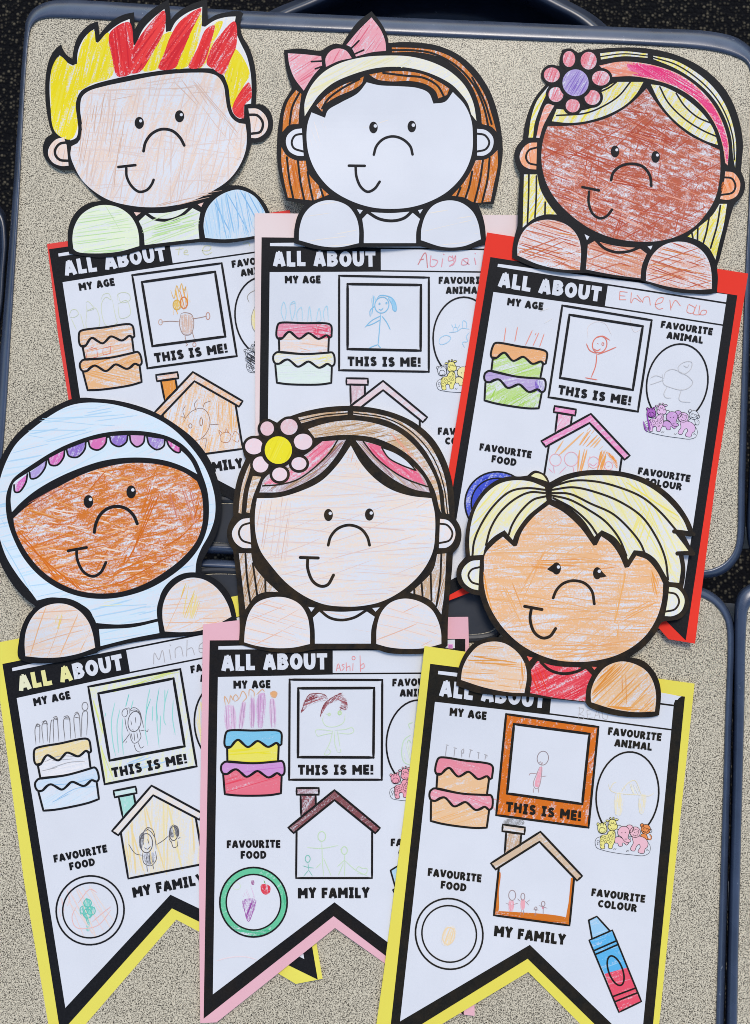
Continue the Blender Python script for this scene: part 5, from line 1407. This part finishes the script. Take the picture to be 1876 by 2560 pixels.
kring(p, Z6, 335, 1528, 30, 44, '#e4cfae', 6, 12)
p = b.animal(('#ecea9a', '#eee890', '#ecbcd0', '#eec0d2', '#e08a4c'))
scrib(p, Z6, "1200,790 1232,790 1222,905 1198,905", ['#f0ead0', '#ece4c4'], 86, 4, 2.6, .7); scrib(p, Z6, "1322,800 1352,800 1335,900 1322,895", ['#f0e8c8'], 82, 4, 2.6, .7); scrib(p, Z6, "1215,785 1250,740 1300,745 1330,800", ['#efeee0'], 70, 6, 2.4, .6)
kid(p, Z6, "1160,745 1170,775 1200,790 1320,800 1370,805 1395,790|1225,785 1260,740 1295,725 1330,800|1170,770 1185,740 1200,735", '#e0d8b8', 3)
p = b.colour('#58b0e8', '#e0506a')
b.sheet.f = crop(1120, 1140, 2.4294)
b.sheet.fill("1280,1434* 1345,1446 1420,1461* 1404,1470 1396,1481 1380,1482 1376,1497 1330,1494 1280,1488*", WHITE, 2.6)
b.sheet.f = b.f
b.writing(crop(1120, 1140, 2.4294), "795,1600 800,1525|790,1530 825,1535 815,1558 797,1566 828,1580 822,1600 796,1602|845,1545 848,1590|845,1545 880,1540|846,1568 870,1566|848,1592 885,1590|890,1595 910,1545 925,1595|895,1575 920,1572|940,1560 940,1590 965,1600 970,1575|930,1560 950,1555", '#b4b4bc', 3)
h = Head(b, H6, "485,118* 500,103 528,88 562,96 600,122 618,160* 700,118 800,92 920,84 1050,94 1180,129 1290,189 1390,279 1460,380 1490,450 1496,485* 1472,490 1440,484* 1500,598* 1470,604 1432,602* 1443,680 1440,740 1430,800* 1458,850 1466,905 1445,955 1405,990 1335,1002* 1300,1010 1260,1080 1190,1160 1105,1222* 1180,1240 1240,1290 1280,1360 1295,1440 1284,1574* 1240,1585 1082,1584 950,1560 858,1525 835,1496* 660,1478 482,1461* 390,1460 317,1455 176,1438 50,1394* 65,1290 100,1205 160,1135 250,1105 335,1100* 270,1020 220,920 195,847* 140,835 78,790 52,730 62,668 107,612* 105,505 120,400 155,300 215,210 290,150 370,124 440,124",
    [(1700, 1590, 3.0, 70), (1180, 1560, 2.5, 60), (1440, 1180, 2, 80), (1760, 1400, 2, 60)], inkm=INK_S)
YB = ['#e8e4a4', '#ece9b8', '#e2dc88']
p = h.sub('hair')
for d, a in (("590,190* 500,155 400,148 310,170 230,230 170,320 140,420 130,520 135,605* 215,600* 230,545 280,490 345,450* 395,510* 410,470 480,370 550,310 600,272* 595,240*", 50), ("632,200* 700,155 800,125 920,117 1050,125 1170,160 1280,225 1370,310 1430,390 1458,455* 1385,462* 1462,575* 1400,592* 1415,680 1405,770* 1345,765* 1320,720 1260,625 1190,580 1130,572* 1095,630* 1065,560 1010,490 935,450* 890,490* 820,385 720,300 632,262*", -60)):
    pl = p.fill(d, crayon('#ebe7b4', .52, a), 1)
    p.hatch(pl, YB, -a, 8, 3, 1.5, .5)
p.hatch(p.poly("1100,480 1200,280 1260,300 1180,560"), ['#e6df8c', '#e4dc7c'], -70, 5, 3.4, 2, .6)
p.hatch(p.poly("820,130 1050,140 1280,250 1430,400 1440,440 1300,330 1100,210"), ['#e2d868', '#e6de88'], 32, 6, 3, 2, .5)
p.hatch(p.poly("1250,420 1330,560 1390,740 1350,740 1300,600"), ['#e8e08c'], 75, 6, 3, 2, .5)
p.lines("590,205 480,195 380,215 280,300 200,420 160,520 150,602|590,225 500,220 410,260 320,340 260,440 232,540|595,245 520,265 440,340 390,420 370,478|635,185 760,150 900,155 1040,190 1180,250 1290,340 1395,460|635,205 760,190 900,220 1050,280 1180,370 1270,500 1320,620 1338,750|635,225 740,230 870,290 1000,350 1100,440 1170,530 1196,590|635,240 740,265 860,330 960,400 1040,500 1085,605|640,255 760,320 860,410 905,475", 13, h.ink, 3)
p.lines("1375,458 1430,464 1492,474|1392,462 1445,530 1488,590|1490,592 1440,590 1395,592", 26, h.ink, 3.5, smooth=False)
p.fill("505,122* 530,105 575,115 605,155* 560,140", crayon('#e6e2b0', .7, 0), 1)
OF = '#dd9a52'
h.face("225,600 290,525 335,490* 400,550* 420,545* 450,460 520,370 615,295* 700,340 800,430 885,545* 905,540* 932,487* 990,530 1040,600 1075,680* 1100,675* 1145,605* 1210,630 1270,700 1308,775* 1300,880 1270,980 1210,1080 1120,1160 1010,1215 880,1245 760,1250 640,1235 500,1180 400,1110 310,1010 245,890 218,770 220,680", '#e4b487', .58, 0,
    [([blend(OF, .2), blend(OF, .42)], 2, 6, 2.2, .5, 300), ([blend(OF, .35)], -35, 12, 2.2, .35, 160)])
p = h.subs[-1]
for q, c, a in (("222,640 250,620 235,760 260,900 320,1010 400,1105 300,1000 235,870", ['#e09238', '#e4a050'], 78), ("250,600 340,500 390,560 300,590", ['#e09a48', '#e4a860'], -25), ("500,650 760,610 1000,640 1050,700 740,670 520,690", ['#dc9450', '#e0a468'], 3), ("300,820 440,760 480,960 560,1080 420,1000", ['#dc9c5c', '#e2ac74'], 65), ("1010,1060 1030,780 1060,700 1150,650 1060,840 1040,1140", ['#e2a868', '#e6b684'], -78), ("1050,980 1280,860 1290,900 1080,1030", ['#e0a05c'], -28), ("620,1150 900,1110 1150,1080 1050,1170 800,1225 640,1215", ['#e0a46c', '#e4b080'], -5), ("1235,690 1270,720 1290,860 1250,840", ['#e09a4c'], 75), ("430,850 560,600 600,560 520,780 440,900", ['#e0a870'], -62), ("540,360 610,310 700,360 640,480 560,440", ['#e8c4a8'], 50)):
    p.hatch(p.poly(q), c, a, 5, 2.8, 2, .6, angj=7)
for d, arc in (("195,632* 140,640 95,680 83,720 100,770 145,805 185,815*", "192,675 145,690 125,725 145,765 187,780"), ("1345,795* 1395,805 1432,850 1438,890 1415,945 1365,972 1318,972* 1335,880", "1338,828 1385,840 1405,885 1380,930 1323,945")):
    h.patch('ear', d, '#eaebc8', .6, 80, lines=arc, lw=10, L=3)
p = h.eye(660, 683, 27, 37, 672, 674, 10); p.fill("603,687* 630,666 650,655 660,700 640,706* 620,698", h.ink, 4.2)
p = h.eye(908, 712, 26, 37, 920, 700, 10); p.fill("966,731* 940,705 925,690 915,735 935,738*", h.ink, 4.2); p.ell(920, 700, 10, 10, WHITE, 5, n=12)
h.line('nose', "640,862 660,815 700,775 760,757 830,772 875,820 890,898", 14)
h.line('mouth', "467,913 572,932|507,930 500,990 525,1070 575,1105 620,1095 655,1048", 15)
p = h.patch('shirt', "545,1245* 650,1275 800,1285 835,1290* 875,1330* 845,1400 835,1490* 660,1470 500,1440* 510,1360 505,1300*", '#dc4050', .68, 25, [(['#d82a3c', '#de4454', '#e0606c'], -25, 5, 2.8, .55)], lines="565,1252 620,1300 700,1322 780,1310 838,1283", lw=15)
p.hatch(p.poly("515,1300 580,1290 640,1400 600,1440 505,1430"), ['#e02c20', '#e23a2c'], 70, 4, 3, 2.4, .7)
for d in ("480,1215* 515,1225* 495,1247*", "875,1280* 905,1282* 890,1300*"): p.fill(d, flat('#e4685c'), 1.5, smooth=False)
h.patch('hand', "80,1360* 90,1290 130,1210 190,1150 270,1127 350,1140 430,1200 470,1270 480,1340 465,1440* 370,1435 220,1405", '#e6c6aa', .6, -5, [(['#dda468', '#e2b48a'], 5, 8, 2.4, .5)])
p = h.subs[-1]; p.hatch(p.poly("130,1215 420,1250 440,1270 120,1245"), ['#dc9a50'], 5, 5, 3, 2.4, .7); p.hatch(p.poly("425,1240 465,1250 470,1340 440,1425 425,1400"), ['#dd9c54'], 85, 4, 3, 2.4, .7)
h.patch('hand', "870,1495* 870,1430 900,1350 960,1280 1050,1248 1140,1265 1210,1310 1250,1380 1265,1460 1258,1552* 1130,1555 1000,1535", '#e4bc92', .6, 40, [(['#dd9a50', '#e0a868'], -45, 6, 2.8, .55)])
p = h.subs[-1]; p.hatch(p.poly("875,1440 960,1290 1060,1255 1050,1330 930,1440 890,1480"), ['#d98e3c', '#dc9a50'], -45, 4, 3.2, 2.4, .7); p.hatch(p.poly("1060,1320 1090,1330 1100,1520 1070,1500"), ['#d98e3c'], 88, 4, 3, 2.4, .7); p.hatch(p.poly("960,1520 1250,1535 1250,1550 1000,1535"), ['#dc9440'], 4, 3, 3, 2.4, .7)
h.finish(); b.finish()
